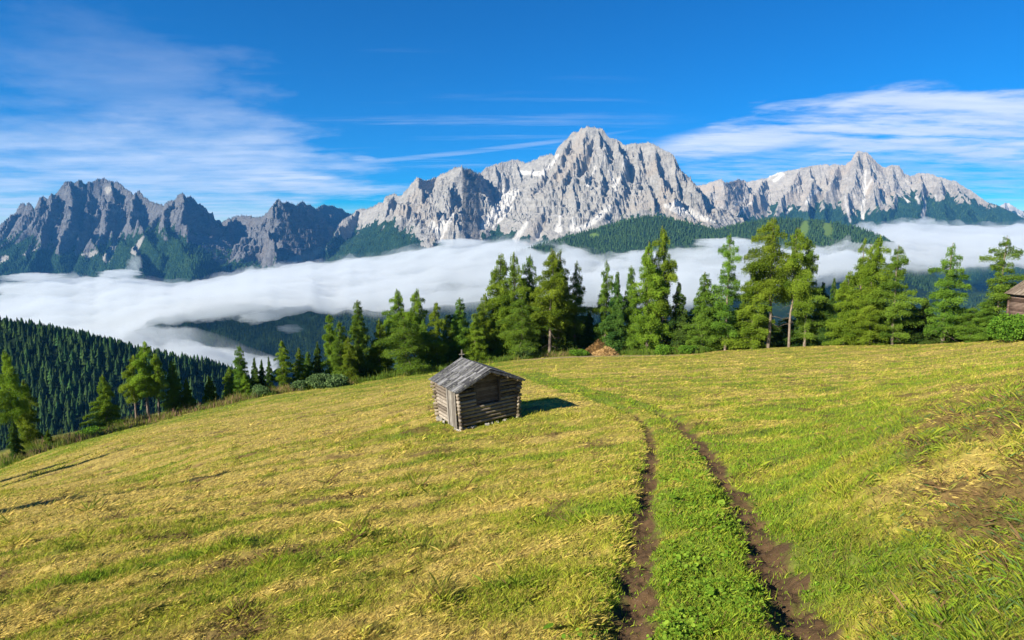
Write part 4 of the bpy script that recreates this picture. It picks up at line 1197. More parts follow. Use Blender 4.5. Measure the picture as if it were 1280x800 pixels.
    return dict(crown=cme, trunk=tme, H=H, R=Rm)

def make_tree_kinds():
    lm = leaf_mat('larch_needles', (0.078, 0.148, 0.014), (0.250, 0.352, 0.034), .38, .24)
    sm = leaf_mat('spruce_needles', (0.028, 0.072, 0.018), (0.100, 0.170, 0.028), .26, .30)
    mm = leaf_mat('mixed_needles', (0.062, 0.130, 0.017), (0.190, 0.300, 0.036), .36, .25)
    m, t, out = new_mat('bark')
    P = t.node('ShaderNodeNewGeometry').outputs['Position']
    mp = t.node('ShaderNodeMapping'); mp.inputs['Scale'].default_value = (6, 6, 1.5); t.l.new(P, mp.inputs[0])
    n = t.noise(mp.outputs[0], 1.5, 5, .65)
    principled(t, out, t.ramp(n, [(.3, (.075, .056, .045)), (.5, (.17, .135, .11)), (.7, (.29, .245, .21))]), .95, .1, bump(t, n, .6, .05))
    bark = m
    broad = lambda q: np.where(q < .35, .70 + .75 * q, .96 * (1 - (q - .35) / .65) ** .75 + 0.0)
    cone = lambda q: (1 - q) ** .72 * np.minimum(1, .6 + 2.5 * q)
    slim = lambda q: (1 - q) ** .55 * np.minimum(1, .5 + 2 * q)
    egg = lambda q: np.sqrt(np.clip(1 - (q * 1.9 - .9) ** 2, 0, 1)) * .95 + .03
    K = {}
    K['A'] = conifer('larch', 11, lm, bark, prof=cone, nb=100, tufts=44022, base=.06)
    K['A2'] = conifer('larch', 12, lm, bark, prof=cone, nb=92, tufts=40194, base=.10, bend=.5)
    K['B'] = conifer('larch', 13, lm, bark, prof=broad, nb=74, tufts=36366, base=.30, dead=10, gap=.5, droop=.25, bend=.5)
    K['B2'] = conifer('larch', 14, lm, bark, prof=broad, nb=66, tufts=33686, base=.40, dead=14, gap=.6, droop=.2, r0=.20, bend=.6, Rm=3.4)
    K['F'] = conifer('larch', 15, lm, bark, prof=broad, nb=90, tufts=40194, base=.14, fork=(.62, 2.2, 1.0), gap=.5, Rm=3.4)
    K['S'] = conifer('larch', 16, lm, bark, prof=slim, nb=92, tufts=32538, base=.07, Rm=2.4, bend=.2)
    K['O'] = conifer('larch', 17, mm, bark, prof=cone, nb=62, tufts=29858, base=.10, dead=22, gap=.7, droop=.30, rise=.25, Rm=3.6, hang=1.2)
    K['O2'] = conifer('larch', 18, mm, bark, prof=lambda q: (1 - q) ** .6 * np.minimum(1, .7 + q), nb=58, tufts=31389, base=.13, dead=16, gap=.7, droop=.18, rise=.22, Rm=3.8, hang=1.1)
    K['M'] = conifer('larch', 19, mm, bark, prof=cone, nb=100, tufts=44022, base=.05, Rm=3.3)
    K['E'] = conifer('larch', 20, mm, bark, prof=egg, nb=95, tufts=44022, base=.03, Rm=3.6)
    K['N'] = conifer('larch', 31, lm, bark, prof=slim, nb=70, tufts=20625, base=.34, dead=8, gap=.5, Rm=2.3, bend=.35)
    K['P'] = conifer('spruce', 21, sm, bark, prof=lambda q: (1 - q) ** .9 * np.minimum(1, .8 + 2 * q), nb=120, tufts=40194, base=.03, droop=.5, rise=.05, Rm=3.0, tl=.38, tw=.12)
    K['P2'] = conifer('spruce', 22, sm, bark, prof=lambda q: (1 - q) ** .85 * np.minimum(1, .8 + 2 * q), nb=84, tufts=32538, base=.10, droop=.45, rise=.0, Rm=3.2, gap=.5, tl=.38, tw=.12, dead=8)
    K['Y'] = conifer('spruce', 23, mm, bark, H=20., prof=lambda q: (1 - q) ** 1.0 * np.minimum(1, .85 + q), nb=100, tufts=36366, base=.01, droop=.30, rise=.18, Rm=4.2, tl=.75, tw=.26)
    return K

# photo x, top y, metres beyond the meadow edge, kind, crown width in photo px, label
TREES = [
 (7, 437, 1, 'B2', 34, 'tall larch with a long bare dark trunk at the far left end of the meadow'),
 (27, 475, 5, 'A2', 34, 'mid-sized larch right beside the bare-trunked larch at the far left end'),
 (15, 520, -1, 'P', 20, 'low dark spruce in front of the two larches at the far left end'),
 (59, 537, 1, 'Y', 15, 'lone tiny young spruce at the meadow edge, lowest tree on the left'),
 (128, 468, 2, 'A2', 36, 'bushy light green larch left of the cluster of three bare trunks'),
 (164, 444, 4, 'N', 27, 'larch with the leftmost of three bare trunks in the cluster at left'),
 (178, 427, 3, 'N', 32, 'tallest larch of the three-trunk cluster at left, crown high above the hillside'),
 (193, 441, 2, 'N', 25, 'larch with a pale leaning trunk, rightmost of the three-trunk cluster'),
 (214, 450, 3, 'M', 30, 'upright larch between the three-trunk cluster and a small young spruce'),
 (233, 473, 2, 'Y', 24, 'small regular young spruce just right of the upright larch at left'),
 (261, 470, 2, 'Y', 23, 'dense young conifer standing alone in a gap before the dark forest hill'),
 (285, 458, 4, 'A', 20, 'pale yellow-green larch on the left side of the taller grey-green conifer'),
 (299, 431, 7, 'M', 28, 'tall grey-green conifer rising out of the clump where the forest hill ends'),
 (306, 466, 2, 'A', 20, 'short light larch at the foot of the tall grey-green conifer'),
 (318, 446, 5, 'P2', 18, 'dark thin spruce to the right of the tall grey-green conifer'),
 (326, 449, 9, 'P', 16, 'narrow spruce half hidden behind two darker spruces in the left clump'),
 (335, 445, 3, 'P2', 15, 'blackish spruce with bare lower stem left of the slim bright larch'),
 (352, 425, 3, 'S', 22, 'slim bright yellow-green larch standing between blackish spruce and round shrubs'),
 (372, 434, 5, 'A2', 24, 'light larch behind the small pale shrubs on the left slope'),
 (384, 439, 7, 'M', 22, 'dull green larch between the light larch and the clump above the big round shrub'),
 (396, 426, 8, 'P', 20, 'pointed spruce behind the big round shrub, lowest of its clump'),
 (411, 392, 7, 'S', 24, 'slender larch left of the dense larch above the big round shrub'),
 (424, 400, 3, 'M', 34, 'dense dark-hearted larch just above the right side of the big round shrub'),
 (446, 374, 6, 'M', 44, 'broad cone-shaped larch, tallest between the round shrub and the double-topped larch'),
 (436, 420, 1, 'A', 26, 'low light larch filling in front of the broad cone-shaped larch'),
 (473, 398, 6, 'A2', 36, 'leafy larch filling the gap left of the double-topped larch'),
 (496, 361, 9, 'B', 40, 'left leader of the tall pair of flat-topped larches left of the cabin'),
 (515, 360, 8, 'B', 38, 'right leader of the tall pair of flat-topped larches left of the cabin'),
 (507, 396, 1, 'E', 52, 'big rounded dark-shadowed larch in front of the flat-topped pair'),
 (545, 377, 4, 'S', 26, 'narrow larch with wispy top just left of the cross and cabin roof'),
 (529, 398, 5, 'M', 28, 'short dark larch between rounded larch and the narrow wispy one'),
 (574, 371, 6, 'M', 42, 'full conical larch directly behind the wooden cross'),
 (562, 392, 10, 'E', 30, 'dark larch tucked between the narrow wispy larch and the conical one'),
 (594, 394, 3, 'A', 36, 'soft light green larch right behind the ridge of the cabin'),
 (604, 366, 8, 'A', 40, 'lower left shoulder of the big larch grove behind the cabin'),
 (624, 316, 9, 'A', 56, 'leftmost tall larch of the grove behind the cabin'),
 (641, 315, 6, 'A2', 50, 'second tall larch from the left in the grove behind the cabin'),
 (662, 317, 8, 'M', 46, 'dull larch in the middle of the grove behind the cabin'),
 (688, 310, 0, 'B', 50, 'high-crowned larch with pale slender trunk left of the brown heaps'),
 (699, 312, 4, 'F', 50, 'fork-topped larch just right of the pale slender trunk'),
 (719, 325, 6, 'O', 46, 'open ragged dark larch at the right end of the grove behind the cabin'),
 (653, 372, 1, 'E', 44, 'low spreading larch at the foot of the grove, behind a leafy bush'),
 (738, 388, 8, 'P', 34, 'squat blackish spruce behind the brown heaps'),
 (758, 324, 7, 'O', 40, 'open-branched larch standing above the brown heaps with sky-white fog on both sides'),
 (773, 338, 4, 'P2', 36, 'brownish-green spruce right above the lighter brown heap'),
 (790, 331, 5, 'M', 38, 'conical larch between the brownish spruce and the tall twin larches'),
 (813, 301, 4, 'A', 56, 'wide drooping larch, left and lower of the tall twin larches'),
 (832, 281, 6, 'B', 42, 'tallest slim-topped larch, right of the wide drooping larch'),
 (850, 352, 7, 'P', 40, 'dark spruce filling the gap right of the tall slim-topped larch'),
 (881, 339, 3, 'M', 48, 'full green larch-like conifer left of the thin open larch'),
 (913, 291, 3, 'O2', 50, 'thin open larch with visible pale trunk, left of the tallest broad tree'),
 (945, 324, 3, 'A', 50, 'light drooping larch between the thin open larch and the tallest broad tree'),
 (969, 271, 3, 'B2', 58, 'tallest broad larch with a long bare trunk at the right of centre'),
 (995, 284, 3, 'B2', 46, 'larch with the right-hand bare trunk of the tall bare-trunked pair'),
 (1014, 298, 5, 'O2', 52, 'spreading larch on the right flank of the tall bare-trunked pair'),
 (1030, 352, 9, 'P', 36, 'blackish spruce low behind the spreading larch'),
 (1045, 346, 6, 'P2', 26, 'second blackish spruce, left of the round-topped twin larches'),
 (1061, 338, 4, 'A', 44, 'low light larch at the left foot of the round-topped twins'),
 (1079, 297, 5, 'F', 46, 'left one of the round-topped twin larches'),
 (1097, 293, 4, 'B', 44, 'right one of the round-topped twin larches'),
 (1092, 352, 2, 'A', 44, 'low bright larch in front of the round-topped twins'),
 (1125, 306, 3, 'O2', 56, 'larch with dead grey branches at the foot of its reddish trunk'),
 (1160, 372, 9, 'P', 50, 'squat dark spruce between the dead-branched larch and the open star-shaped larch'),
 (1190, 303, 3, 'O', 62, 'open star-shaped larch with level branches and fog behind it'),
 (1178, 386, 5, 'P2', 40, 'dark young spruce at the left foot of the open star-shaped larch'),
 (1220, 384, 4, 'E', 42, 'low leafy larch between the open star-shaped larch and the tree beside the hut'),
 (1256, 295, 6, 'O2', 66, 'large leaning larch beside the brown hut at the right edge'),
 (1236, 372, 3, 'M', 40, 'smaller larch under the large leaning larch, left of the green bush by the hut'),
 (1292, 330, 14, 'M', 44, 'larch behind the brown hut at the right edge of the photo'),
]
FILL = [(586, 420), (618, 392), (646, 380), (676, 378), (710, 384), (845, 402), (900, 408), (935, 402), (985, 405), (1022, 398), (1052, 395), (1112, 398), (1150, 395), (1212, 398), (1240, 395), (440, 440), (470, 436), (535, 430), (555, 434), (610, 415), (632, 405), (668, 400), (705, 398), (728, 405), (765, 398), (800, 395), (825, 390), (868, 392), (895, 388), (925, 392), (955, 390), (1005, 392), (1070, 388), (1108, 390), (1140, 392), (1205, 392)]

def make_trees():
    K = make_tree_kinds()
    rng = np.random.default_rng(5)
    def plant(u, vt, off, kind, wpx, label, group, cat=None, sink=.3):
        a, t = ray(u, vt); a = float(a); t = float(t)
        Y = float(edge_Y(a)) + off
        X = a * Y; Zb = float(base_Z(X, Y)) - sink
        H = t * Y - Zb
        k = K[kind]
        name = 'spruce_tree' if kind in ('P', 'P2', 'Y') else 'larch_tree'
        o = thing(name, (X, Y, Zb), label, cat or ('spruce tree' if name[0] == 's' else 'larch tree'), group, rng.uniform(0, 6.28))
        w = wpx / FPX * Y / (2 * k['R'])
        o.scale = (w, w, H / k['H'])
        link('crown', k['crown'], None, o); link('trunk', k['trunk'], None, o)
        return o
    for (u, vt, off, kind, wpx, label) in TREES:
        plant(u, vt, off, kind, wpx * 1.14, label, 'trees along the far edge of the meadow')
    for i, (u, vt) in enumerate(FILL):
        plant(u, vt - 9, 7 + (i * 37 % 11), 'P' if i % 3 == 1 else 'M', 54 + (i * 13 % 18), 'dark lower conifer in the shade behind the front row of trees at the meadow edge', 'shaded trees behind the front row')
    # two larches standing just left of the view, whose long shadows lie on the meadow
    for (x, y, h, w, lab) in ((-65, 23, 21, 6, 'tall larch beyond the left edge whose shadow lies on the far left grass'), (-72, 27, 22, 7, 'second tall larch beyond the left edge, farther down the slope'),
                              (-39, 6.5, 14, 3.0, 'slim larch beyond the left edge whose thin shadow lies on the dry grass')):
        k = K['A'] if h > 20 else K['S']
        zb = float(base_Z(x, y))
        o = thing('larch_tree', (x, y, zb - .3), lab, 'larch tree', 'larches beside the meadow at left')
        o.scale = (w / 6.4, w / 6.4, h / k['H'])
        link('crown', k['crown'], None, o); link('trunk', k['trunk'], None, o)

# ------------------------------------------------------------------ bushes, tall weeds
def make_bushes():
    rng = np.random.default_rng(8)
    lm = {'blue': leaf_mat('willow_leaf', (0.050, 0.105, 0.035), (0.17, 0.26, 0.10), .25, .1),
          'green': leaf_mat('bush_leaf', (0.045, 0.120, 0.012), (0.15, 0.27, 0.03), .3, .1)}
    m, t, out = new_mat('bush_stem'); principled(t, out, (.09, .065, .045), .95, .1)
    L = [(406, 487, 54, 22, 'blue', -3, 'big rounded bluish-green shrub on the grass edge left of the cabin'),
         (371, 490, 22, 14, 'blue', -2, 'small pale shrub just left of the big rounded shrub'),
         (322, 500, 26, 16, 'blue', -2, 'pale bluish shrub below the blackish spruces'),
         (245, 515, 12, 8, 'blue', -1, 'tiny pale shrub between the two small young spruces'),
         (655, 450, 24, 22, 'blue', -1, 'leafy bluish bush beside the grove behind the cabin'),
         (105, 556, 34, 16, 'green', 0, 'low green bush at the foot of the bushy larch on the left'),
         (834, 446, 30, 14, 'green', -2, 'low bright bush at the meadow edge under the tall slim-topped larch'),
         (862, 444, 24, 12, 'green', -2, 'low bright bush right of the one under the tall slim-topped larch'),
         (1262, 426, 54, 38, 'green', -3, 'large fresh green bush in front of the brown hut'),
         (722, 446, 26, 9, 'green', -3, 'low weedy bush left of the brown heaps')]
    for (u, vb, wpx, hpx, kind, off, lab) in L:
        a = float(ray(u, 440)[0]); Y = float(edge_Y(a)) + off
        X = a * Y; Z = float(ground_Z(np.array([X]), np.array([Y]), False)[0])
        W = wpx / FPX * Y; Hh = hpx / FPX * Y * 1.05
        o = thing('bush', (X, Y, Z - .1), lab, 'bush', 'bushes along the meadow edge')
        n = int(2600 + 60 * wpx)
        nl = 9
        lc = np.stack([rng.uniform(-.32, .32, nl) * W, rng.uniform(-.3, .3, nl) * W, rng.uniform(.30, .62, nl) * Hh], 1)
        lr = rng.uniform(.20, .30, nl)
        k = rng.integers(0, nl, n)
        d = rng.normal(0, 1, (n, 3)); d /= np.linalg.norm(d, axis=1)[:, None]
        rr = rng.uniform(.55, 1.05, n) ** .5
        c = lc[k] + d * (rr * lr[k])[:, None] * np.array([W, W, Hh * 1.25])
        c[:, 2] = np.clip(c[:, 2], .02, None)
        s = rng.uniform(.10, .22, n) * (.5 + W / 10)
        ax = d * .5 + rng.normal(0, .6, (n, 3)); ax /= np.linalg.norm(ax, axis=1)[:, None]
        sd = np.cross(ax, rng.normal(0, 1, (n, 3))); sd /= np.linalg.norm(sd, axis=1)[:, None] + 1e-9
        Q = np.stack([c - ax * s[:, None], c - sd * (s * .5)[:, None], c + ax * s[:, None], c + sd * (s * .5)[:, None]], 1)
        me = mesh_np('bush_foliage', Q.reshape(-1, 3), np.arange(n * 4).reshape(-1, 4))
        attr_f(me, 'tint', np.repeat(rng.random(n), 4))
        link('foliage', me, lm[kind], o)
        mb = MB()
        for j in range(6):
            q = lc[j]; mb.log((q[0] * .15, q[1] * .15, 0), (q[0], q[1], q[2]), .05, .02, 5, .05, 2)
        mb.build('stem', m, o)

def make_tall_grass():
    """uncut fringe between the mown meadow and the trees"""
    rng = np.random.default_rng(21)
    n = 90000
    a = rng.uniform(-1.0, .32, n)
    w = np.where(a < -.12, 1.0, .75)
    off = rng.normal(.6, 1.9, n) * w
    Y = edge_Y(a) + off; X = a * Y
    pat = fbm(X / 4, Y / 4, 4, 3) + .6 * fbm(X / 14, Y / 14, 6, 2)
    ok = (pat > rng.uniform(-.45, .3, n)) & ~((a > .105) & (a < .18) & (off < 0))
    a, X, Y, pat = a[ok], X[ok], Y[ok], pat[ok]; n = len(X)
    Z = base_Z(X, Y) - .05
    lush = fbm(X / 6, Y / 6, 41, 2) + np.where(a > -.35, .28, -.05)
    h = rng.gamma(6, .12, n) * (1.0 + .7 * np.clip(pat, 0, 1)) * np.where(lush > .1, .95, 1.0)
    wd = rng.uniform(.03, .075, n)
    az = rng.uniform(0, 6.283, n); ln = np.abs(rng.normal(.25, .2, n))
    d = np.stack([np.cos(az) * np.sin(ln), np.sin(az) * np.sin(ln), np.cos(ln)], 1)
    sd = np.stack([-np.sin(az + .8), np.cos(az + .8), 0 * az], 1) * wd[:, None]
    b = np.stack([X, Y, Z], 1)
    Q = np.stack([b - sd * .6, b + sd * .6, b + d * (h * .62)[:, None] + sd, b + d * h[:, None]], 1)
    g = np.array([.085, .17, .02]); y = np.array([.24, .23, .06]); p = np.array([.33, .20, .15])
    k = rng.random(n)
    col = np.where((lush > .1)[:, None], g + (y - g) * (k * .45)[:, None], y + (g - y) * (k * .7)[:, None])
    pk = (k > .72) & (lush < .05)
    col[pk] = p * rng.uniform(.7, 1.15, (pk.sum(), 1))
    me = mesh_np('tall_grass', Q.reshape(-1, 3), np.arange(n * 4).reshape(-1, 4))
    attr_c(me, 'blade', np.repeat(col, 4, 0))
    tag(link('tall_grass', me, bpy.data.materials['grass_blades']), 'uncut tall grass and weeds along the edge of the meadow', 'tall grass', kind='stuff')
# ------------------------------------------------------------------ timber buildings
def wood_mat(name, dark, mid, light, lichen=None, scale=(2.5, 2.5, 14), rough=.9):
    m, t, out = new_mat(name)
    tc = t.node('ShaderNodeTexCoord')
    mp = t.node('ShaderNodeMapping'); mp.inputs['Scale'].default_value = scale; t.l.new(tc.outputs['Object'], mp.inputs[0])
    n = t.noise(mp.outputs[0], 2.2, 7, .68)
    n2 = t.noise(tc.outputs['Object'], 2.6, 4, .6)
    tint = t.attr('tint')
    f = t.math('ADD', t.math('MULTIPLY', n, .7), t.math('MULTIPLY', tint, .34))
    c = t.ramp(f, [(.32, dark), (.52, mid), (.74, light)])
    if lichen is not None:
        c = t.mix(t.math('MULTIPLY', t.smap(t.noise(tc.outputs['Object'], 7., 5, .7), .50, .64), .6), c, lichen)
    hv = t.node('ShaderNodeHueSaturation'); t.l.new(c, hv.inputs['Color']); t.put(hv.inputs['Value'], t.math('MULTIPLY_ADD', n2, .9, .55))
    principled(t, out, hv.outputs[0], rough, .15, bump(t, n, .7, .03))
    return m

def hay_hut(name, loc, rz, tilt, a, b, hw, rise, label, mats, door=True, opening=True, ovf=.50, ovb=.35, ove=.34, group=None):
    """log hay hut: local x along the gable front, y away from it, z up; origin at the near-left corner"""
    o = thing(name, loc, label, 'hut', group)
    o.rotation_euler = (0, tilt, rz)
    wall, grey, dark, roofm, stone, endm = mats[:6]; doorm = mats[-1]
    pit = .205; n = int(round(hw / pit)); r = .090
    def fl(x, y, z):            # walls lean outwards a little towards the eaves
        s = 1 + .055 * z / hw
        return ((x - a / 2) * s + a / 2, (y - b / 2) * s + b / 2, z)
    def logx(mb, x0, x1, y, z, rr=r): mb.tint = random.random(); mb.log(fl(x0, y, z), fl(x1, y, z), rr * random.uniform(.88, 1.1), rr * random.uniform(.88, 1.1), 10, .07)
    def logy(mb, y0, y1, x, z, rr=r): mb.tint = random.random(); mb.log(fl(x, y0, z), fl(x, y1, z), rr * random.uniform(.88, 1.1), rr * random.uniform(.88, 1.1), 10, .07)
    e = lambda: random.uniform(.16, .30)
    ox0, ox1 = .29 * a, .70 * a
    nlow = int(n * .58)
    for back in (0, 1):
        mb = MB(); y = b * back
        for i in range(n):
            z = .14 + i * pit
            if opening and not back and i >= nlow:
                logx(mb, -.06 if door else -e(), ox0, y, z); logx(mb, ox1, a + e(), y, z)
            else:
                logx(mb, -.06 if (door and not back and i < n - 1) else -e(), a + e(), y, z)
        k = 0
        z = .14 + n * pit
        top = hw + rise - .10
        while z < top:          # gable
            half = (a / 2 + .1) * (top - z) / (top - hw + .12)
            if half > .15:
                if opening and not back:
                    if half > a * .25:
                        logx(mb, a / 2 - half, ox0, y, z); logx(mb, ox1, a / 2 + half, y, z)
                else:
                    logx(mb, a / 2 - half, a / 2 + half, y, z)
            z += pit
        mb.build('log_wall', wall, o, True)
    for side in (0, 1):
        mb = MB(); x = a * side
        for i in range(n + 1):
            z = .04 + i * pit
            y0 = -e()
            if side == 0 and door and i > 0:
                y0 = 1.05
                if i >= n: y0 = -e()
                logy(mb, -e(), .12, x, z)      # stub ends at the corner
            logy(mb, y0, b + e(), x, z, r * (.92 if side == 0 else 1))
        mb.build('log_wall', grey if side == 0 else wall, o, True)
    if door:
        d = thing_part('door', o)
        mb = MB(); y = -.06
        while y < 1.06:
            w = random.uniform(.13, .19); mb.tint = random.random()
            zt = hw - random.uniform(-.02, .10)
            for (za, zb_) in ((.02, zt),):
                c = fl(-.15, y + w / 2, (za + zb_) / 2)
                sh = Matrix.Rotation(math.atan(.055 * a / 2 / hw), 3, 'Y').to_3x3() if False else None
                mb.box((c[0], c[1], c[2]), (.035, w - .012, zb_ - za), sh, .006)
            y += w
        mb.tint = .2
        for z in (.45, hw - .5):
            mb.box((-.125 - .055 * a / 2 * z / hw + .02, .50, z), (.03, 1.0, .10))
        me = mb.build('door_planks', doorm, None)
        bpy.data.objects.remove(d)
        me.name = 'door'; me.parent = o
        hb = MB(); hb.log((-.20, .92, hw * .50), (-.20, .92, hw * .50 + .16), .018, .018, 6, 0, 1)
        hb.box((-.178, .92, hw * .50 + .08), (.045, .03, .03))
        hb.build('handle', dark, me)
    if opening:
        for x in (ox0, ox1):
            mb = MB(); c = fl(x, .02, (nlow * pit + hw + .2) / 2)
            mb.tint = .35
            hh = (hw + rise * .40 - nlow * pit)
            mb.box((c[0], -.02, nlow * pit + hh / 2 + .04), (.13, .16, hh), None, .008)
            mb.build('post', dark, o)
        mb = MB(); z = nlow * pit + .04
        while z < hw + rise * .62:
            w = random.uniform(.15, .22); mb.tint = random.random() * .8
            mb.box((a * .485, .15, z + w / 2), (ox1 - ox0 + .25, .04, w - .014), None, .006); z += w
        mb.build('plank_panel', dark, o)
    # ---- roof
    th = math.atan2(rise, a / 2)
    W = (a / 2 + ove) / math.cos(th)
    zr = hw + rise + .10
    for sg in (-1, 1):
        Rm = Matrix.Rotation(sg * th, 3, 'Y')     # tilts x down towards the eave
        mb = MB()
        # underboards
        mb.tint = .3
        y = -ovf
        rows = 4
        for row in range(rows):
            y = -ovf - random.uniform(0, .05)
            w0 = W * (row / rows); w1 = W * ((row + 1) / rows) + .14
            while y < b + ovb:
                w = random.uniform(.13, .26); w = min(w, b + ovb - y + .04)
                mb.tint = random.random()
                l0 = W - (w1 + random.uniform(-.05, .05)); l1 = W - (w0 - random.uniform(-.03, .05) * (row == 0))
                l0 = max(l0, .0 if sg > 0 else -.05)
                c = Rm @ Vector((sg * (l0 + l1) / 2, 0, .03 + (row) * .022 + random.uniform(-.006, .008)))
                tw = Matrix.Rotation(random.uniform(-.02, .02), 3, 'Z') @ Matrix.Rotation(random.uniform(-.02, .02), 3, 'X')
                M = Rm @ Matrix.Rotation(sg * .030, 3, 'Y') @ tw
                mb.box((a / 2 + c.x, y + w / 2, zr + c.z), (l1 - l0, w - .008, .030), M, .004)
                y += w
        rf = mb.build('roof_slope', roofm, o)
        eb = MB(); eb.tint = .5
        c = Rm @ Vector((sg * W * .5, 0, -.02))
        eb.box((a / 2 + c.x, -ovf - .045, zr + c.z), (W, .035, .11), Rm, .004)
        eb.build('barge_board', roofm, o)
        lin = MB(); lin.tint = .1
        c = Rm @ Vector((sg * W * .49, 0, -.012))
        lin.box((a / 2 + c.x, (b + ovb - ovf) / 2, zr + c.z), (W * .97, b + ovb + ovf - .06, .022), Rm)
        lin.build('roof_lining', dark, o)
    # ---- purlins, their round ends showing under the gable
    for f in (-.98, -.62, -.30, 0, .30, .62, .98):
        mb = MB(); mb.tint = .6
        x = a / 2 + f * a / 2; z = zr - .13 - abs(f) * rise
        mb.log((x, -ovf + .06 + random.uniform(0, .05), z), (x, b + ovb - .1, z), .075, .085, 10, .04, 3)
        mb.build('purlin', endm, o, True)
    # ---- stones under the sill
    spots = [(0, 0, .34), (a, 0, .34), (0, b, .34), (a, b, .34)]
    for i in range(20):
        f = random.random(); side = random.choice((0, 0, 1, 2)); s = random.uniform(.14, .28)
        spots.append((f * a, random.uniform(-.10, .03), s) if side == 0 else ((random.uniform(-.10, .03), f * b, s) if side == 1 else (a + random.uniform(-.03, .1), f * b, s)))
    for (x, y, s) in spots:
        mb = MB(); mb.tint = random.random()
        M = Matrix.Rotation(random.random() * 6, 3, 'Z') @ Matrix.Rotation(random.uniform(-.4, .4), 3, 'X')
        mb.box((x, y, -.06 - s * .35), (s, s * .85, s * .9), M, s * .11)
        mb.build('foundation_stone', stone, o)
    return o

def thing_part(name, parent):
    o = bpy.data.objects.new(name, None); COL.objects.link(o); o.parent = parent
    return o

def make_huts():
    wall = wood_mat('old_logs', (.038, .028, .021), (.150, .118, .090), (.35, .30, .24), (.26, .245, .13))
    grey = wood_mat('silvered_boards', (.055, .044, .037), (.165, .140, .116), (.32, .285, .245))
    dark = wood_mat('dark_planks', (.045, .034, .026), (.13, .105, .085), (.23, .19, .155))
    roofm = wood_mat('roof_boards', (.022, .022, .026), (.082, .083, .092), (.22, .222, .24), (.23, .235, .19), (3, 12, 3))
    endm = wood_mat('cut_log_ends', (.14, .10, .07), (.30, .235, .17), (.46, .38, .29))
    m, t, out = new_mat('field_stone')
    P = t.node('ShaderNodeTexCoord').outputs['Object']
    n = t.noise(P, 9, 5, .6)
    principled(t, out, t.ramp(n, [(.3, (.13, .12, .11)), (.7, (.42, .40, .37))]), .9, .2, bump(t, n, .5, .03))
    stone = m
    c0 = at(575, 537, 31.6)
    hay_hut('log_cabin', tuple(c0 + np.array([0, 0, .08])), R(30), R(-3.2), 3.55, 2.75, 2.15, .72,
            'weathered grey log hay hut standing alone in the sloping meadow', (wall, grey, dark, roofm, stone, endm, wood_mat('door_boards', (.05, .043, .038), (.125, .112, .100), (.24, .225, .205), None, (6, 6, 1.2))))
    brown = wood_mat('brown_logs', (.04, .024, .020), (.125, .080, .065), (.24, .17, .145))
    brgrey = wood_mat('brown_boards', (.05, .032, .026), (.145, .098, .080), (.26, .19, .16))
    broof = wood_mat('brown_shingles', (.05, .037, .03), (.135, .105, .084), (.26, .215, .175), (.20, .16, .10), (3, 12, 3))
    # its far-left corner shows at the right edge of the photo; the long side runs towards us out of view
    Yc = 97.0; e0 = at(1264, 363, Yc); bl = 7.5
    x0 = e0[0] + .1; y0 = Yc - bl
    zb = min(float(base_Z(x0, y0)), float(base_Z(x0, Yc))) - .1
    hay_hut('wooden_hut', (x0, y0, zb), R(0), 0, 6.0, bl, e0[2] - zb, 2.0, 'brown shingle-roofed log hut partly cut off by the right edge of the photo', (brown, brgrey, dark, broof, stone, brgrey), door=False, opening=False, ove=.9)

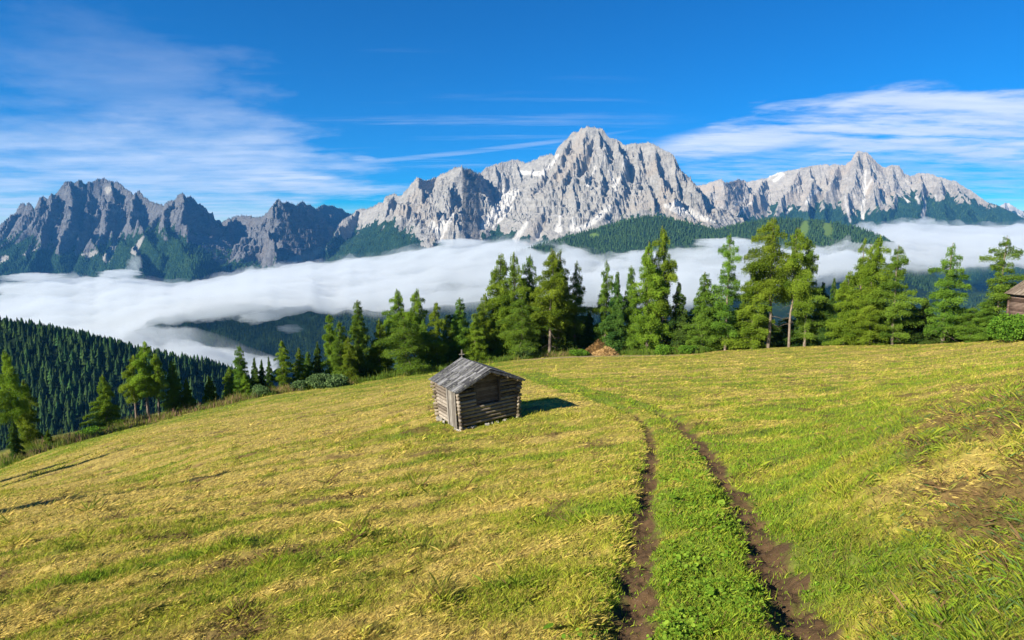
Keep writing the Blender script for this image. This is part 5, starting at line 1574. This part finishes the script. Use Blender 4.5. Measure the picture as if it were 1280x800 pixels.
def make_small_things():
    wood = wood_mat('grey_post', (.09, .08, .07), (.20, .18, .16), (.32, .30, .27))
    # ---- wayside cross behind the cabin
    a, t = ray(577, 437); Y = 52.0
    X = float(a) * Y; Z = float(base_Z(X, Y)); H = float(t) * Y - Z
    o = thing('wooden_cross', (X, Y, Z), 'slim grey wooden cross showing just above the cabin roof', 'cross', None, R(10))
    mb = MB(); mb.box((0, 0, H / 2 - .1), (.085, .08, H + .2), None, .01); mb.build('post', wood, o)
    mb = MB(); mb.box((0, -.09, H - .40), (.48, .045, .07), None, .008); mb.build('cross_arm', wood, o)
    # ---- two heaps of old hay and dung
    rng = np.random.default_rng(3)
    for (u, vb, wpx, hpx, off, c1, c2, lab, sd) in ((746, 446, 37, 17, 1.0, (.080, .048, .020), (.27, .165, .065), 'darker brown heap of hay and dung at the meadow edge, behind the lighter one', 1),
                                                    (756, 447, 34, 11, -3.0, (.22, .135, .055), (.50, .335, .145), 'lighter tan heap of hay at the meadow edge, in front of the darker one', 2)):
        aa = float(ray(u, 440)[0]); Y = float(edge_Y(aa)) + off; X = aa * Y; Z = float(base_Z(X, Y)) - .1
        W = wpx / FPX * Y / 2; H = hpx / FPX * Y
        th = np.linspace(0, 2 * math.pi, 73)[:-1]; rr = np.linspace(0, 1, 22)
        T, Q = np.meshgrid(th, rr)
        x = np.cos(T) * Q * W * (1 + .12 * np.sin(T * 3 + sd)); y = np.sin(T) * Q * W * .75
        z = H * (1 - Q ** 1.7) * (.82 + .22 * np.sin(T + sd)) + .34 * fbm(x * 1.1 + sd * 9, y * 1.1, 4, 4) * (1 - Q ** 4) + .1 * fbm(x * 4, y * 4, 6, 2)
        i = np.arange(21)[:, None] * 72; j = np.arange(72)[None]; jn = (j + 1) % 72
        F = np.stack([i + j, i + jn, i + 72 + jn, i + 72 + j], -1).reshape(-1, 4)[:, ::-1]
        n = 2600
        k1 = rng.uniform(0, 1, n) ** .5; k2 = rng.uniform(0, 6.283, n)
        bx = np.cos(k2) * k1 * W; by = np.sin(k2) * k1 * W * .75; bz = H * (1 - k1 ** 1.7) * (.82 + .22 * np.sin(k2 + sd)) + rng.uniform(-.05, .15, n)
        dv = rng.normal(0, 1, (n, 3)) * np.array([1, 1, .5]); dv /= np.linalg.norm(dv, axis=1)[:, None]
        sv = np.cross(dv, rng.normal(0, 1, (n, 3))); sv /= np.linalg.norm(sv, axis=1)[:, None]
        b = np.stack([bx, by, bz], 1); l = rng.uniform(.15, .5, (n, 1)); w_ = .04
        S = np.stack([b - dv * l - sv * w_, b - dv * l + sv * w_, b + dv * l + sv * w_, b + dv * l - sv * w_], 1).reshape(-1, 3)
        V = np.concatenate([np.stack([x.ravel(), y.ravel(), z.ravel()], 1), S])
        F = np.concatenate([F, len(x.ravel()) + np.arange(n * 4).reshape(-1, 4)])
        me = mesh_np('hay_heap', V, F, False)
        attr_f(me, 'tint', np.concatenate([np.full(x.size, .4), np.repeat(rng.random(n), 4)]))
        m, t_, out = new_mat('old_hay')
        P = t_.node('ShaderNodeTexCoord').outputs['Object']
        f = t_.math('ADD', t_.math('MULTIPLY', t_.noise(P, 2.5, 6, .7), .6), t_.math('MULTIPLY', t_.attr('tint'), .45))
        principled(t_, out, t_.ramp(f, [(.30, c1), (.75, c2)]), .95, .05)
        o = link('hay_heap', me, m); o.location = (X, Y, Z)
        tag(o, lab, 'hay heap', 'heaps of hay at the meadow edge')
EXPOSURE = 1.34
# ------------------------------------------------------------------ build
make_sky()
make_valley()
make_mountains()
make_hills()
make_valley_forest()
make_ground()
make_grass()
make_herbs()
make_trees()
make_bushes()
make_tall_grass()
make_huts()
make_small_things()
make_fog()
make_wisps()
make_haze()
bpy.data.objects['valley_slope'].data.materials.append(bpy.data.materials['valley_woods'])

vs = scene.view_settings
scene.display_settings.display_device = 'sRGB'
vs.view_transform = 'Standard'; vs.look = 'None'; vs.gamma = 1.0; vs.exposure = EXPOSURE; vs.use_curve_mapping = False
scene.render.engine = 'CYCLES'
cy = scene.cycles
cy.max_bounces = 8; cy.diffuse_bounces = 2; cy.glossy_bounces = 1; cy.transmission_bounces = 3; cy.transparent_max_bounces = 8; cy.volume_bounces = 4
cy.sample_clamp_indirect = 6.0
cy.use_denoising = True
try:
    cy.denoiser = 'OPENIMAGEDENOISE'
except Exception:
    pass
cy.use_adaptive_sampling = False
